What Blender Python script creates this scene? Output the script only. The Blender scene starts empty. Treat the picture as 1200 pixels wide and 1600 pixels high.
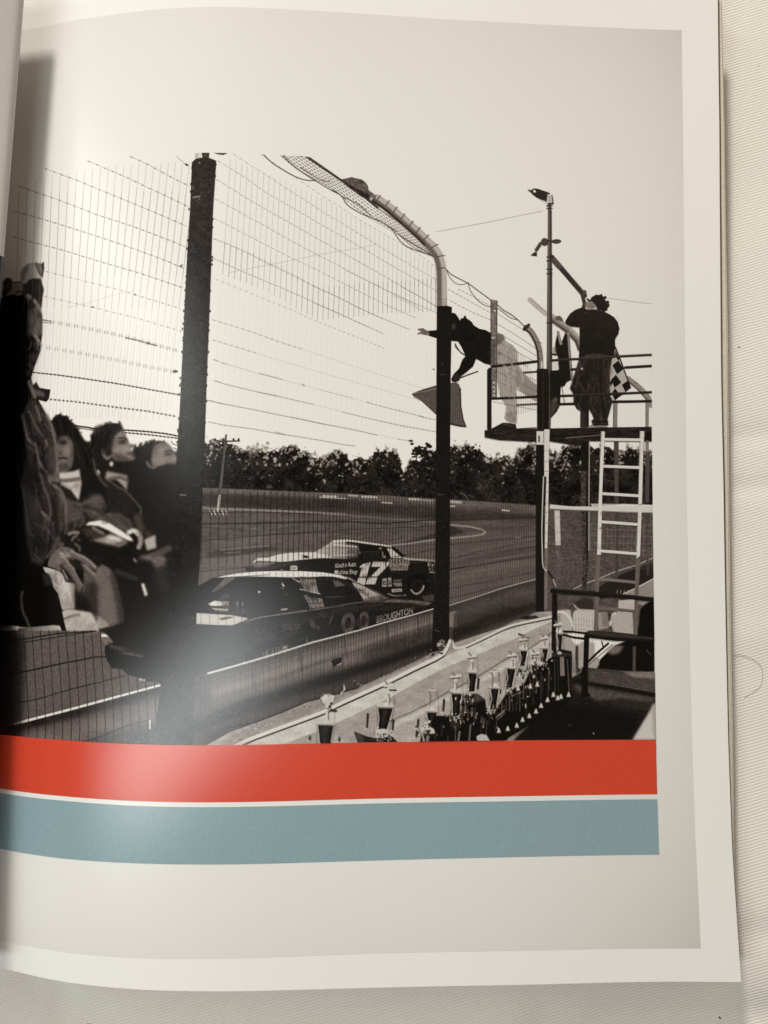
import bpy, math, random
import numpy as np
from mathutils import Vector
from mathutils.geometry import delaunay_2d_cdt

sc = bpy.context.scene
COL = sc.collection

# ---------------------------------------------------------------- camera
FPX = 1209.0                       # focal length in pixels of the 1200x1600 photograph
CAM = np.array((0.09788706, -0.02761550, 0.21988355))
ROT = (0.05862595, 0.00552524, 0.00647630)
cd = bpy.data.cameras.new('camera')
cd.sensor_fit = 'VERTICAL'
cd.sensor_height = 32.0
cd.lens = FPX / 1600.0 * 32.0
cd.clip_start = 0.005
cd.clip_end = 20.0
cam = bpy.data.objects.new('camera', cd)
cam.location = CAM
cam.rotation_euler = ROT
COL.objects.link(cam)
sc.camera = cam

# ---------------------------------------------------------------- light: a dim room, its lamps and an added fill
w = bpy.data.worlds.new('World')
sc.world = w
w.use_nodes = True
bg = w.node_tree.nodes['Background']
bg.inputs[0].default_value = (1.0, 0.72, 0.50, 1)
bg.inputs[1].default_value = 0.115


def lamp(name, loc, aim, size, power, color, size_y=None):
    ld = bpy.data.lights.new(name, 'AREA')
    ld.shape = 'DISK' if size_y is None else 'RECTANGLE'
    ld.size = size
    if size_y:
        ld.size_y = size_y
    ld.energy = power
    ld.color = color
    o = bpy.data.objects.new(name, ld)
    o.location = loc
    o.rotation_euler = (Vector(loc) - Vector(aim)).to_track_quat('Z', 'Y').to_euler()
    COL.objects.link(o)
    return o


lamp('tube_lamp', (-0.060, -0.155, 0.42), (0.06, -0.11, 0.02), 0.026, 0.90, (0.95, 1.0, 1.0), 0.32)
lamp('window_lamp', (-0.235, 0.22, 0.50), (0.04, 0.04, 0.02), 0.06, 0.82, (0.96, 1.0, 0.94), 0.50)
lamp('room_fill_lamp', (0.44, 0.32, 0.42), (0.12, 0.0, 0.02), 0.30, 0.22, (1.0, 0.78, 0.62))
lamp('room_fill_lamp', (-0.09, 0.82, 0.47), (0.08, 0.02, 0.02), 0.11, 7.6, (1.0, 0.955, 0.865))  # added lamp: brightens the upper left of the page, not the gutter

sc.view_settings.view_transform = 'Standard'
sc.view_settings.look = 'None'
sc.view_settings.gamma = 1.0
sc.view_settings.exposure = 0.0
sc.cycles.use_denoising = True
sc.cycles.max_bounces = 8

# ---------------------------------------------------------------- the surface of the open page
# height of the arched page above the cloth: a natural spline across it plus a gentle curl lengthwise
KX = np.array([-0.02, 0.01, 0.03, 0.05, 0.075, 0.10, 0.13, 0.17, 0.21, 0.24])
KZ = np.array([8.39, 19.25, 22.68, 23.48, 21.34, 18.41, 15.51, 11.98, 10.07, 5.99]) / 1000.0
Q1, Q2, Q3 = 0.000856, 0.0038732, -0.000172


def spline(xk, yk):
    n = len(xk)
    A = np.zeros((n, n)); b = np.zeros(n); h = np.diff(xk)
    A[0, 0] = A[-1, -1] = 1
    for i in range(1, n - 1):
        A[i, i - 1] = h[i - 1]; A[i, i] = 2 * (h[i - 1] + h[i]); A[i, i + 1] = h[i]
        b[i] = 6 * ((yk[i + 1] - yk[i]) / h[i] - (yk[i] - yk[i - 1]) / h[i - 1])
    m = np.linalg.solve(A, b)

    def f(x):
        x = np.asarray(x, float)
        i = np.clip(np.searchsorted(xk, x) - 1, 0, n - 2)
        t0 = xk[i + 1] - x; t1 = x - xk[i]; hh = h[i]
        return (m[i] * t0 ** 3 / (6 * hh) + m[i + 1] * t1 ** 3 / (6 * hh)
                + (yk[i] / hh - m[i] * hh / 6) * t0 + (yk[i + 1] / hh - m[i + 1] * hh / 6) * t1)
    return f


profile = spline(KX, KZ)


def zf(x, y):
    x = np.asarray(x, float); y = np.asarray(y, float)
    t = y / 0.14
    ww = (x - 0.10) / 0.1
    return profile(x) + Q1 * t * t + Q2 * t * t * ww + Q3 * t * ww


def nrm(x, y):
    e = 1e-5
    zx = (zf(x + e, y) - zf(x - e, y)) / (2 * e)
    zy = (zf(x, y + e) - zf(x, y - e)) / (2 * e)
    n = np.stack([-zx, -zy, np.ones_like(zx)], -1)
    return n / np.linalg.norm(n, axis=-1, keepdims=True)


def rotm(rx, ry, rz):
    cx, sx = math.cos(rx), math.sin(rx); cy, sy = math.cos(ry), math.sin(ry); cz, sz = math.cos(rz), math.sin(rz)
    X = np.array([[1, 0, 0], [0, cx, -sx], [0, sx, cx]])
    Y = np.array([[cy, 0, sy], [0, 1, 0], [-sy, 0, cy]])
    Z = np.array([[cz, -sz, 0], [sz, cz, 0], [0, 0, 1]])
    return Z @ Y @ X


RM = rotm(*ROT)


def page_xy(px, off=0.0):
    """measured photograph coordinates -> flat page coordinates (metres on the page)"""
    p = np.asarray(px, float).reshape(-1, 2)
    d = np.stack([(p[:, 0] - 600) / FPX, -(p[:, 1] - 800) / FPX, -np.ones(len(p))], -1) @ RM.T
    t = np.full(len(p), 0.2)
    for _ in range(14):
        P = CAM + d * t[:, None]
        t = t + (P[:, 2] - zf(P[:, 0], P[:, 1]) - off) / (-d[:, 2])
    return (CAM + d * t[:, None])[:, :2]


def plane_xy(px, z):
    p = np.asarray(px, float).reshape(-1, 2)
    d = np.stack([(p[:, 0] - 600) / FPX, -(p[:, 1] - 800) / FPX, -np.ones(len(p))], -1) @ RM.T
    return (CAM + d * ((CAM[2] - z) / -d[:, 2])[:, None])[:, :2]


# rectification table (page coordinates every 10 px of the traced drawing)
GX = np.arange(-60, 1261, 10); GY = np.arange(-60, 1661, 10)
_g = np.stack(np.meshgrid(GX, GY), -1).reshape(-1, 2)
GT = page_xy(_g).reshape(len(GY), len(GX), 2)


def M(pts):
    p = np.asarray(pts, float).reshape(-1, 2)
    fx = np.clip((p[:, 0] + 60) / 10, 0, len(GX) - 1.001); fy = np.clip((p[:, 1] + 60) / 10, 0, len(GY) - 1.001)
    i = fx.astype(int); j = fy.astype(int); a = (fx - i)[:, None]; b = (fy - j)[:, None]
    return (GT[j, i] * (1 - a) * (1 - b) + GT[j, i + 1] * a * (1 - b) + GT[j + 1, i] * (1 - a) * b + GT[j + 1, i + 1] * a * b)

# ---------------------------------------------------------------- the printing plate: tones of the printed picture, drawn in page coordinates
TX0, TX1, TY0, TY1 = -0.022, 0.183, -0.1295, 0.1215
TEX = 0.000118                                      # metres per texel
TW = int((TX1 - TX0) / TEX); TH = int((TY1 - TY0) / TEX)
T = np.full((TH, TW), 255.0, np.float32)           # row 0 = top of the page
rng = np.random.default_rng(7)
random.seed(7)
PXT = 0.000166 / TEX                                # texels per photograph pixel


def tx(pts):
    q = M(pts)
    return np.stack([(q[:, 0] - TX0) / TEX, (TY1 - q[:, 1]) / TEX], -1)


def cover(polys, pad=0):
    K = 4
    allp = np.concatenate(polys)
    x0 = int(math.floor(allp[:, 0].min())) - 1 - pad; x1 = int(math.ceil(allp[:, 0].max())) + 2 + pad
    y0 = int(math.floor(allp[:, 1].min())) - pad; y1 = int(math.ceil(allp[:, 1].max())) + 1 + pad
    x0 = max(x0, 0); y0 = max(y0, 0); x1 = min(x1, TW); y1 = min(y1, TH)
    if x1 <= x0 or y1 <= y0:
        return None
    ys = y0 + (np.arange((y1 - y0) * K) + 0.5) / K
    A = np.concatenate(polys); B = np.concatenate([np.roll(p, -1, 0) for p in polys])
    ax, ay = A[:, 0:1], A[:, 1:2]; bx, by = B[:, 0:1], B[:, 1:2]
    cross = ((ay <= ys) & (by > ys)) | ((by <= ys) & (ay > ys))
    with np.errstate(divide='ignore', invalid='ignore'):
        X = np.where(cross, ax + (ys - ay) * (bx - ax) / (by - ay), np.inf)
    X.sort(0)
    W = x1 - x0
    D = np.zeros((len(ys), W + 2), np.float32)
    nmax = int(cross.sum(0).max()) if cross.size else 0
    r = np.arange(len(ys))
    for k in range(nmax):
        t = np.clip(np.where(np.isfinite(X[k]), X[k] - x0, W), 0, W)
        ok = np.isfinite(X[k])
        i = t.astype(int); f = t - i
        s = (1.0 if k % 2 == 0 else -1.0) * ok
        np.add.at(D, (r, i), s * (1 - f)); np.add.at(D, (r, i + 1), s * f)
    C = np.cumsum(D, 1)[:, :W].reshape(y1 - y0, K, W).mean(1)
    return x0, y0, C


def blur(a, s):
    if s <= 0.05:
        return a
    n = int(math.ceil(s * 3)); k = np.exp(-0.5 * (np.arange(-n, n + 1) / s) ** 2); k /= k.sum()
    p = np.pad(a, ((n, n), (0, 0)), mode='edge'); o = sum(k[i] * p[i:i + a.shape[0]] for i in range(2 * n + 1))
    p = np.pad(o, ((0, 0), (n, n)), mode='edge'); return sum(k[i] * p[:, i:i + a.shape[1]] for i in range(2 * n + 1))


def smooth_pts(pts, closed=True, n=5):
    p = np.asarray(pts, float); m = len(p); out = []
    for i in range(m if closed else m - 1):
        if closed:
            a, b, c, d = p[i - 1], p[i], p[(i + 1) % m], p[(i + 2) % m]
        else:
            a, b, c, d = p[max(i - 1, 0)], p[i], p[i + 1], p[min(i + 2, m - 1)]
        for t in np.arange(n) / n:
            out.append(0.5 * (2 * b + (c - a) * t + (2 * a - 5 * b + 4 * c - d) * t * t + (3 * b - a - 3 * c + d) * t ** 3))
    if not closed:
        out.append(p[-1])
    return np.array(out)


def put(x0, y0, C, tone, alpha=1.0, grad=None, clip=None):
    h, w_ = C.shape
    sub = T[y0:y0 + h, x0:x0 + w_]
    if grad is not None:
        (p0, t0, p1, t1) = grad
        a, b = tx([p0, p1]); d = b - a; L = d @ d
        yy, xx = np.mgrid[y0:y0 + h, x0:x0 + w_]
        u = np.clip(((xx - a[0]) * d[0] + (yy - a[1]) * d[1]) / L, 0, 1)
        tone = t0 + (t1 - t0) * u
    C = np.clip(C, 0, 1) * alpha
    sub += C * (tone - sub)


def poly(pts, tone=40, a=1.0, b=0.0, sm=False, grad=None):
    """filled shape: tone, opacity a, softness b (px), sm = rounded outline"""
    if sm:
        pts = smooth_pts(pts)
    q = tx(pts); s = b * PXT
    c = cover([q], int(s * 3) + 1 if s else 0)
    if c is None:
        return
    x0, y0, C = c
    put(x0, y0, blur(C, s) if s else C, tone, a, grad)


def line(pts, w_=1.2, tone=60, a=1.0, b=0.0, sm=False, w2=None):
    """stroke of width w_ px (tapering to w2)"""
    if sm:
        pts = smooth_pts(pts, False)
    p = np.asarray(pts, float)
    # cut into short pieces
    seg = []
    for u, v in zip(p[:-1], p[1:]):
        n = max(1, int(np.hypot(*(v - u)) // 40) + 1)
        for i in range(n):
            seg.append((u + (v - u) * i / n, u + (v - u) * (i + 1) / n))
    q = tx(np.array(seg).reshape(-1, 2)).reshape(-1, 2, 2)
    ws = np.linspace(w_, w_ if w2 is None else w2, len(q)) * PXT
    s = max(b * PXT, 0.0)
    pad = int(ws.max() / 2 + s * 3 + 2)
    X0 = max(int(q[..., 0].min()) - pad, 0); X1 = min(int(q[..., 0].max()) + pad + 1, TW)
    Y0 = max(int(q[..., 1].min()) - pad, 0); Y1 = min(int(q[..., 1].max()) + pad + 1, TH)
    if X1 <= X0 or Y1 <= Y0:
        return
    C = np.zeros((Y1 - Y0, X1 - X0), np.float32)
    for (u, v), ww in zip(q, ws):
        x0 = max(int(min(u[0], v[0]) - pad), X0); x1 = min(int(max(u[0], v[0]) + pad + 1), X1)
        y0 = max(int(min(u[1], v[1]) - pad), Y0); y1 = min(int(max(u[1], v[1]) + pad + 1), Y1)
        if x1 <= x0 or y1 <= y0:
            continue
        yy, xx = np.mgrid[y0:y1, x0:x1]
        d = v - u; L = max(d @ d, 1e-9)
        t = np.clip(((xx + .5 - u[0]) * d[0] + (yy + .5 - u[1]) * d[1]) / L, 0, 1)
        dist = np.hypot(xx + .5 - u[0] - t * d[0], yy + .5 - u[1] - t * d[1])
        if s > 0:
            c = np.exp(-0.5 * (np.maximum(dist - ww / 2, 0) / s) ** 2)
        else:
            c = np.clip(ww / 2 + 0.5 - dist, 0, 1) * min(1.0, ww)
        sub = C[y0 - Y0:y1 - Y0, x0 - X0:x1 - X0]
        np.maximum(sub, c, out=sub)
    put(X0, Y0, C, tone, a)


def ell(cx, cy, rx, ry, tone=40, a=1.0, b=0.0, rot=0.0):
    t = np.linspace(0, 2 * math.pi, 20, endpoint=False)
    x = rx * np.cos(t); y = ry * np.sin(t); c, s = math.cos(rot), math.sin(rot)
    poly(np.stack([cx + x * c - y * s, cy + x * s + y * c], -1), tone, a, b)


def text(s, p0, p1, up, tone=220, a=1.0, b=0.0, bold=0.0, shear=0.0):
    """lettering along the baseline p0-p1; up = vector of the letter height"""
    cu = bpy.data.curves.new('lettering', 'FONT'); cu.body = s; cu.offset = bold; cu.resolution_u = 3
    ob = bpy.data.objects.new('lettering', cu); COL.objects.link(ob)
    dg = bpy.context.evaluated_depsgraph_get(); dg.update()
    ev = ob.evaluated_get(dg); me = ev.to_mesh()
    V = np.array([v.co[:2] for v in me.vertices]); me.calc_loop_triangles()
    tri = [tuple(t.vertices) for t in me.loop_triangles]
    ev.to_mesh_clear(); bpy.data.objects.remove(ob); bpy.data.curves.remove(cu)
    mn = V.min(0); V = V - mn; ext = V[:, 0].max(); hh = 0.70
    V[:, 1] += min(mn[1], 0)
    p0 = np.array(p0, float); p1 = np.array(p1, float); up = np.array(up, float)
    P = p0 + (V[:, :1] / ext) * (p1 - p0) + (V[:, 1:] / hh) * (up + shear * (p1 - p0))
    q = tx(P)
    X0 = max(int(q[:, 0].min()) - 3, 0); Y0 = max(int(q[:, 1].min()) - 3, 0)
    X1 = min(int(q[:, 0].max()) + 4, TW); Y1 = min(int(q[:, 1].max()) + 4, TH)
    C = np.zeros((Y1 - Y0, X1 - X0), np.float32)
    for t in tri:
        c = cover([q[list(t)]])
        if c is None:
            continue
        x, y, cc = c
        h = min(cc.shape[0], Y1 - y); w_ = min(cc.shape[1], X1 - x)
        C[y - Y0:y - Y0 + h, x - X0:x - X0 + w_] += cc[:h, :w_]
    put(X0, Y0, blur(np.clip(C, 0, 1), b * PXT), tone, a)


def fnoise(h, w_, cell, seed=0):
    r = np.random.default_rng(seed); gh = int(h / cell) + 3; gw = int(w_ / cell) + 3
    g = r.standard_normal((gh, gw)).astype(np.float32)
    y = np.arange(h) / cell; x = np.arange(w_) / cell
    yi = y.astype(int); xi = x.astype(int); fy = (y - yi); fx = (x - xi)
    fy = (fy * fy * (3 - 2 * fy))[:, None]; fx = (fx * fx * (3 - 2 * fx))[None]
    return (g[yi][:, xi] * (1 - fy) * (1 - fx) + g[yi][:, xi + 1] * (1 - fy) * fx
            + g[yi + 1][:, xi] * fy * (1 - fx) + g[yi + 1][:, xi + 1] * fy * fx)


def texture(pts, cell, amp, seed=1, sx=1.0, b=1.0):
    """mottled grain inside a shape, cell px, amplitude in tones; sx stretches it sideways"""
    q = tx(pts); s = b * PXT
    c = cover([q], int(s * 3) + 1)
    if c is None:
        return
    x0, y0, C = c; h, w_ = C.shape; cc = cell * PXT
    n = fnoise(h, int(w_ / sx) + 2, cc, seed)
    xi = np.minimum((np.arange(w_) / sx).astype(int), n.shape[1] - 1)
    T[y0:y0 + h, x0:x0 + w_] += blur(C, s) * n[:, xi] * amp


def crop(ox, oy, s):
    return lambda *p: [(ox + x / s, oy + y / s) for x, y in p]


def lerp(a, b, t):
    return a + (b - a) * t



def masked(pts, fn, soft=0.8):
    """paint with fn, but keep only what falls inside the shape"""
    global T
    q = tx(pts); s = soft * PXT
    c = cover([q], int(s * 3) + 1)
    if c is None:
        return
    x0, y0, C = c; C = np.clip(blur(C, s), 0, 1); h, w_ = C.shape
    keep = T.copy(); fn(); new = T[y0:y0 + h, x0:x0 + w_].copy()
    T[...] = keep
    T[y0:y0 + h, x0:x0 + w_] += C * (new - keep[y0:y0 + h, x0:x0 + w_])


def soften(pts, sig, edge=2.0):
    """out of focus: blur what is already there inside the shape"""
    q = tx(pts); s = edge * PXT
    c = cover([q], int(max(s, sig * PXT) * 3) + 2)
    if c is None:
        return
    x0, y0, C = c; C = np.clip(blur(C, s), 0, 1); h, w_ = C.shape
    sub = T[y0:y0 + h, x0:x0 + w_]; sub += C * (blur(sub, sig * PXT) - sub)


def strands(pts, n, tone, length, drift=(0, 1), w_=1.0, a=.8, jitter=.5, b=.3):
    """loose hairs leaving an outline"""
    p = smooth_pts(pts, False, 8)
    for _ in range(n):
        i = random.randrange(len(p)); x, y = p[i]; L = length * random.uniform(.4, 1.2)
        an = math.atan2(drift[1], drift[0]) + random.gauss(0, jitter)
        line([(x, y), (x + L * .5 * math.cos(an), y + L * .5 * math.sin(an)), (x + L * math.cos(an + .4), y + L * math.sin(an + .4))], w_, tone, a, b, False, w_ * .4)


def folds(pts, n, ang, length, tones, w_=(1.0, 2.6), a=.5, b=1.0):
    """creases of cloth running along ang (radians), inside a shape"""
    P_ = np.asarray(pts, float); x0, y0 = P_.min(0); x1, y1 = P_.max(0)

    def go():
        for _ in range(n):
            x = random.uniform(x0, x1); y = random.uniform(y0, y1); an = ang + random.gauss(0, .28); L = length * random.uniform(.5, 1.3); k = random.gauss(0, .25)
            q = [(x, y), (x + L * .5 * math.cos(an), y + L * .5 * math.sin(an)), (x + L * math.cos(an + k), y + L * math.sin(an + k))]
            line(q, random.uniform(*w_), random.choice(tones), a * random.uniform(.5, 1), b, True, .6)
    masked(pts, go)
# ================================================================ the printed picture
# ---- paper tone of the grey panel and the white sky of the photograph
yy, xx = np.mgrid[0:TH:8, 0:TW:8]
pxx = TX0 + xx * TEX; pyy = TY1 - yy * TEX
PT_, PB_, PR_ = 0.1182, -0.1271, 0.1782
g = (0.050 * np.exp(-np.maximum(PT_ - pyy, 0) / 0.030) + 0.052 * np.exp(-np.maximum(PR_ - pxx, 0) / 0.017)
     + 0.050 * np.exp(-np.maximum(pyy - PB_, 0) / 0.022) + 0.035 * np.exp(-np.hypot(PT_ - pyy, PR_ - pxx) / 0.045)
     + 0.050 * np.exp(-np.hypot(pyy - PB_, PR_ - pxx) / 0.040) + 0.012)
gb = np.kron(g, np.ones((8, 8), np.float32))[:TH, :TW]
gb = blur(gb.astype(np.float32), 6)
T -= 255 * gb
SKY = T.copy()

# ---- far trees
def treeline(top, bottom, seed, base=34, amp=9.0, holes=0.0):
    q = tx(top); bq = tx(bottom)
    X0 = max(int(q[0, 0]), 0); X1 = min(int(q[-1, 0]), TW)
    xs = np.arange(X0, X1)
    ye = np.interp(xs, q[:, 0], q[:, 1]); yb = np.interp(xs, bq[:, 0], bq[:, 1])
    Y0 = int(ye.min()) - 30; Y1 = int(yb.max()) + 2
    Y = np.arange(Y0, Y1)[:, None] + .5
    h, w_ = Y1 - Y0, X1 - X0
    n1 = fnoise(h, w_, 9, seed); n2 = fnoise(h, w_, 4.2, seed + 1); n3 = fnoise(h, w_, 2.3, seed + 2)
    d = (Y - ye[None]) + amp * (0.5 * n1 + 0.55 * n2 + 0.35 * n3)
    C = np.clip(d / 3.0 + .5, 0, 1)
    # gaps between the leaves where the sky shows, close under the outline
    gap = n1 * .7 + n2 * .8 + n3 * .5 - (Y - ye[None]) / 42.0
    C *= 1 - holes * np.clip((gap - 0.55) * 3, 0, 1) * ((Y - ye[None]) < 75)
    C *= np.clip(yb[None] - Y + .5, 0, 1)
    tone = base + 8 + 9 * n2 + 7 * n3 + 9 * fnoise(h, w_, 22, seed + 5) + 5 * n1 + np.clip((420 - (X0 + np.arange(w_)) / w_ * 0 - 420), 0, 1)
    sub = T[Y0:Y1, X0:X1]
    C = blur(C, .7)
    sub += C * (tone - sub)


TREE_TOP = [(312, 690), (330, 689), (340, 690), (352, 688), (362, 693), (372, 699), (385, 704), (398, 704), (408, 701), (418, 706),
            (426, 704), (436, 702), (446, 699), (455, 697), (462, 698), (470, 704), (478, 707), (486, 711), (494, 716), (505, 717),
            (512, 712), (520, 706), (530, 705), (540, 709), (545, 714), (550, 721), (556, 713), (563, 712), (572, 716), (580, 715),
            (585, 703), (595, 701), (608, 703), (616, 702), (622, 712), (627, 724), (630, 737), (637, 727), (640, 720), (645, 718),
            (652, 716), (662, 712), (672, 706), (680, 704), (690, 700), (703, 697), (710, 695), (716, 700), (722, 696), (728, 694),
            (735, 698), (742, 696), (750, 698), (756, 708), (762, 712), (770, 716), (776, 710), (783, 713), (790, 711), (798, 717),
            (803, 718), (806, 708), (812, 699), (820, 698), (826, 695), (836, 694), (850, 697), (859, 705), (867, 704), (872, 712),
            (878, 699), (890, 695), (903, 696), (915, 694), (925, 698), (935, 697), (945, 695), (955, 699), (962, 704), (968, 703),
            (975, 702), (980, 698), (988, 702), (995, 703), (1003, 704), (1012, 704), (1026, 707)]
TRACK_EDGE = [(300, 762), (316, 763), (400, 766), (540, 772), (703, 781), (838, 790), (900, 794), (1030, 800)]
treeline(TREE_TOP, TRACK_EDGE, 11, 33, 8.0, 0.6)
# small free-standing crown and the paler, hazy far trees
for _ in range(46):
    x = random.gauss(659, 9); y = random.gauss(704, 6)
    ell(x, y, random.uniform(1.5, 4), random.uniform(1.2, 3), 34, .95, .3)
line([(652, 700), (650, 722)], 1.6, 45); line([(662, 704), (664, 726)], 1.4, 45)
for _ in range(60):
    ell(random.uniform(385, 420), random.gauss(704, 5), random.uniform(1, 3), random.uniform(1, 2.4), 120, .5, .5)
for (cx, cy, sx_, sy_, n) in [(325, 720, 5, 7, 10), (372, 703, 7, 3, 8), (512, 722, 12, 6, 26), (535, 744, 3, 4, 6), (558, 732, 5, 4, 9),
                            (640, 733, 5, 3, 7), (815, 712, 10, 6, 18), (826, 730, 8, 4, 12), (868, 716, 7, 7, 24), (886, 722, 8, 8, 22),
                            (836, 720, 3, 7, 8), (486, 740, 1.5, 2, 2), (706, 736, 3, 8, 6), (975, 707, 4, 3, 6), (780, 718, 6, 3, 7)]:
    for _ in range(n):
        ell(random.gauss(cx, sx_), random.gauss(cy, sy_), random.uniform(.7, 2.0), random.uniform(.7, 1.8), random.uniform(120, 215), .85, .6)
line([(718, 771), (724, 772), (728, 776), (731, 781)], 1.1, 120, sm=True)
line([(446, 742), (447, 765)], 1.0, 62); line([(455, 736), (457, 766)], .8, 60)
ell(421, 761, 5, 1.8, 105, .8, .6)

# ---- track and infield
FIELD = TRACK_EDGE + [(1030, 1000), (840, 960), (680, 1000), (300, 1070)]
poly(FIELD, 96)
poly([(300, 762), (316, 763), (400, 766), (540, 772), (703, 781), (838, 790), (838, 797), (703, 789), (540, 780), (400, 774), (316, 770)], 112, 1, .8)
poly([(300, 772), (470, 776), (560, 783), (640, 789), (704, 795), (838, 803), (838, 811), (704, 812), (600, 804), (480, 799), (316, 791)], 60, .85, 3)
poly([(300, 770), (390, 772), (470, 778), (470, 796), (300, 790)], 58, .55, 4)
texture(FIELD, 1.8, 4, 21, 4)
texture(FIELD, 9, 5, 22, 4.0)
for (x0, y0, x1, y1, w_) in [(505, 775, 526, 776, 2.2), (545, 774, 559, 775, 2), (566, 776, 588, 777, 2.6), (640, 780, 654, 780.5, 3), (652, 781, 676, 782, 1.5),
                            (597, 785, 612, 786, 1.8), (500, 777, 540, 779, 1), (703, 784, 720, 785, 3), (703, 791, 710, 791, 2), (785, 797, 795, 798, 2.2)]:
    line([(x0, y0), (x1, y1)], w_, 205, .9, .3)
line([(314, 793), (340, 795), (400, 797), (440, 798.5), (500, 801.5), (540, 804)], 2.4, 150, .85, .4)
line([(500, 802), (540, 804.5), (575, 808), (640, 813), (680, 816)], 1.8, 128, .8, .4)
line([(314, 818.5), (400, 818), (470, 816), (540, 815), (600, 818), (640, 815), (680, 812), (703, 813), (838, 808)], 1.8, 58, .8, .4)
line([(314, 823), (340, 825), (380, 828)], 2, 62, .5, .6)
poly([(340, 857), (440, 848), (520, 845), (540, 836), (420, 838), (340, 845)], 106, .5, 3)
poly([(318, 868), (350, 856), (420, 853), (440, 858), (390, 866), (330, 872)], 60, .7, 2)
line([(345, 859), (420, 852.5)], 1.8, 128, .7, .5); line([(352, 864), (375, 862)], 1.3, 125, .6, .5)
for _ in range(90):
    x = random.uniform(330, 690); y = random.uniform(822, 850)
    line([(x, y), (x + random.uniform(4, 16), y - .5)], random.uniform(.7, 1.4), random.choice((75, 112, 122)), .45, .4)
# utility pole behind the field
UPOLE = [(352, 679), (355, 679), (346.5, 767), (342, 767)]
poly(UPOLE, 95); line([(334, 687), (345, 690), (374, 689)], 2.2, 62)
for x in (336, 349, 365, 373):
    ell(x, 687, 1.6, 2.4, 60)
poly([(341.5, 773), (345, 773), (343, 799), (339, 799)], 225, 1, .3)
for i in range(9):
    line([(328 + i * 3.2, 798), (331 + i * 3.0, 804)], 2.0, 205 if i % 2 == 0 else 80)

# near edge of the road on the left and the pale track
poly([(300, 876), (350, 871), (420, 863), (470, 862), (420, 872), (385, 884), (350, 900), (310, 918), (300, 924)], 112, 1, .6)
# curved kerb of the infield
poly([(606, 853), (640, 849), (680, 843.5), (703, 837), (720, 833), (725, 831), (718, 827), (703, 823), (703, 818), (690, 830), (640, 845)], 62, .75, 1.2)
poly([(600, 854), (650, 849), (703, 840), (760, 832), (838, 828), (838, 910), (700, 945), (640, 960), (620, 870)], 108, .6, 1.5)
poly([(703, 838), (726, 831.5), (703, 820), (703, 822)], 60, .9, .8)
line([(606, 853), (640, 849), (680, 843), (703, 841), (735, 838), (752, 835.5), (759, 832), (754, 828), (735, 823), (703, 820)], 2.0, 172, .85, .35)
for a_, b_ in [((703, 851), (838, 838)), ((703, 871), (838, 854)), ((703, 920), (838, 893)), ((703, 935), (800, 912))]:
    line([a_, b_], 1.0, 72, .7, .3)
line([(703, 889.5), (745, 883), (790, 876), (838, 870)], 2.0, 48, .9, .3)
line([(760, 839), (838, 826)], 1.0, 75, .5)
line([(806, 840), (813, 840)], 1.5, 160)

for k in range(14):
    y_ = random.uniform(850, 900); line([(705 + random.uniform(-60, 20), y_ + 14), (760, y_), (838, y_ - 14)], random.uniform(1, 3.5), random.choice((78, 84, 118, 122)), .4, 1.0, True)
for k in range(10):
    y_ = random.uniform(878, 905); line([(312, y_ + 4), (345, y_), (392, y_ - 9)], random.uniform(1, 3), random.choice((92, 98, 124)), .4, .8, True)
# ---- right-hand field behind the ladder
poly([(850, 796), (1024, 800), (1026, 1000), (845, 980)], 88)
texture([(850, 796), (1024, 800), (1026, 1000), (845, 980)], 2.4, 7, 31, 1.6)
D = crop(830, 850, 5.4545)
poly(D((540, 400), (600, 350), (760, 260), (1035, 150), (1045, 320), (800, 425), (590, 470)), 48, 1, .6)
line(D((360, 382), (440, 345), (560, 300), (720, 235), (890, 182), (1010, 130), (1040, 118)), 1.8, 175, .95)
poly(D((780, 432), (1045, 300), (1045, 560), (800, 470)), 150, 1, .6)
line(D((780, 428), (900, 372), (1045, 295)), 2.2, 200)
for x in (0, 30, 60, 90):
    line(D((730 + x, 420), (735 + x, 395)), 1.6, 170, .7)
# ---- guard wall along the track
RAIL_L = [(0, 1136), (22, 1131), (100, 1111), (200, 1084), (258, 1068.5)]
RAIL_M = [(258, 1069), (325, 1052), (372, 1039), (420, 1025), (451, 1015.3), (490, 1003), (520, 995.5), (560, 985), (599, 973), (640, 962), (678, 951)]
RAIL_R = [(702, 946), (740, 934), (787, 918.5), (810, 912), (838, 905)]
WBOT = [(838, 958), (800, 975), (760, 988), (700, 1008), (680, 1021), (620, 1047), (560, 1075), (520, 1086), (480, 1096), (440, 1114), (400, 1130), (360, 1144), (310, 1172), (-30, 1172)]
WALL = [(-30, 1143)] + RAIL_L + RAIL_M + RAIL_R + WBOT
# road surface at the very left, under the fence
poly([(-20, 985), (96, 984), (175, 982), (270, 1000), (270, 1070), (200, 1084), (22, 1131), (-20, 1142)], 97)
texture([(-20, 985), (96, 984), (175, 982), (270, 1000), (270, 1070), (200, 1084), (22, 1131), (-20, 1142)], 1.8, 5, 41)
poly(WALL, 72)


def strip(path, d0, d1, tone, a, b):
    p = np.asarray(path, float)
    poly(np.concatenate([p + np.array([0.25 * d0, d0]), (p + np.array([0.25 * d1, d1]))[::-1]]), tone, a, b)


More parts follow.
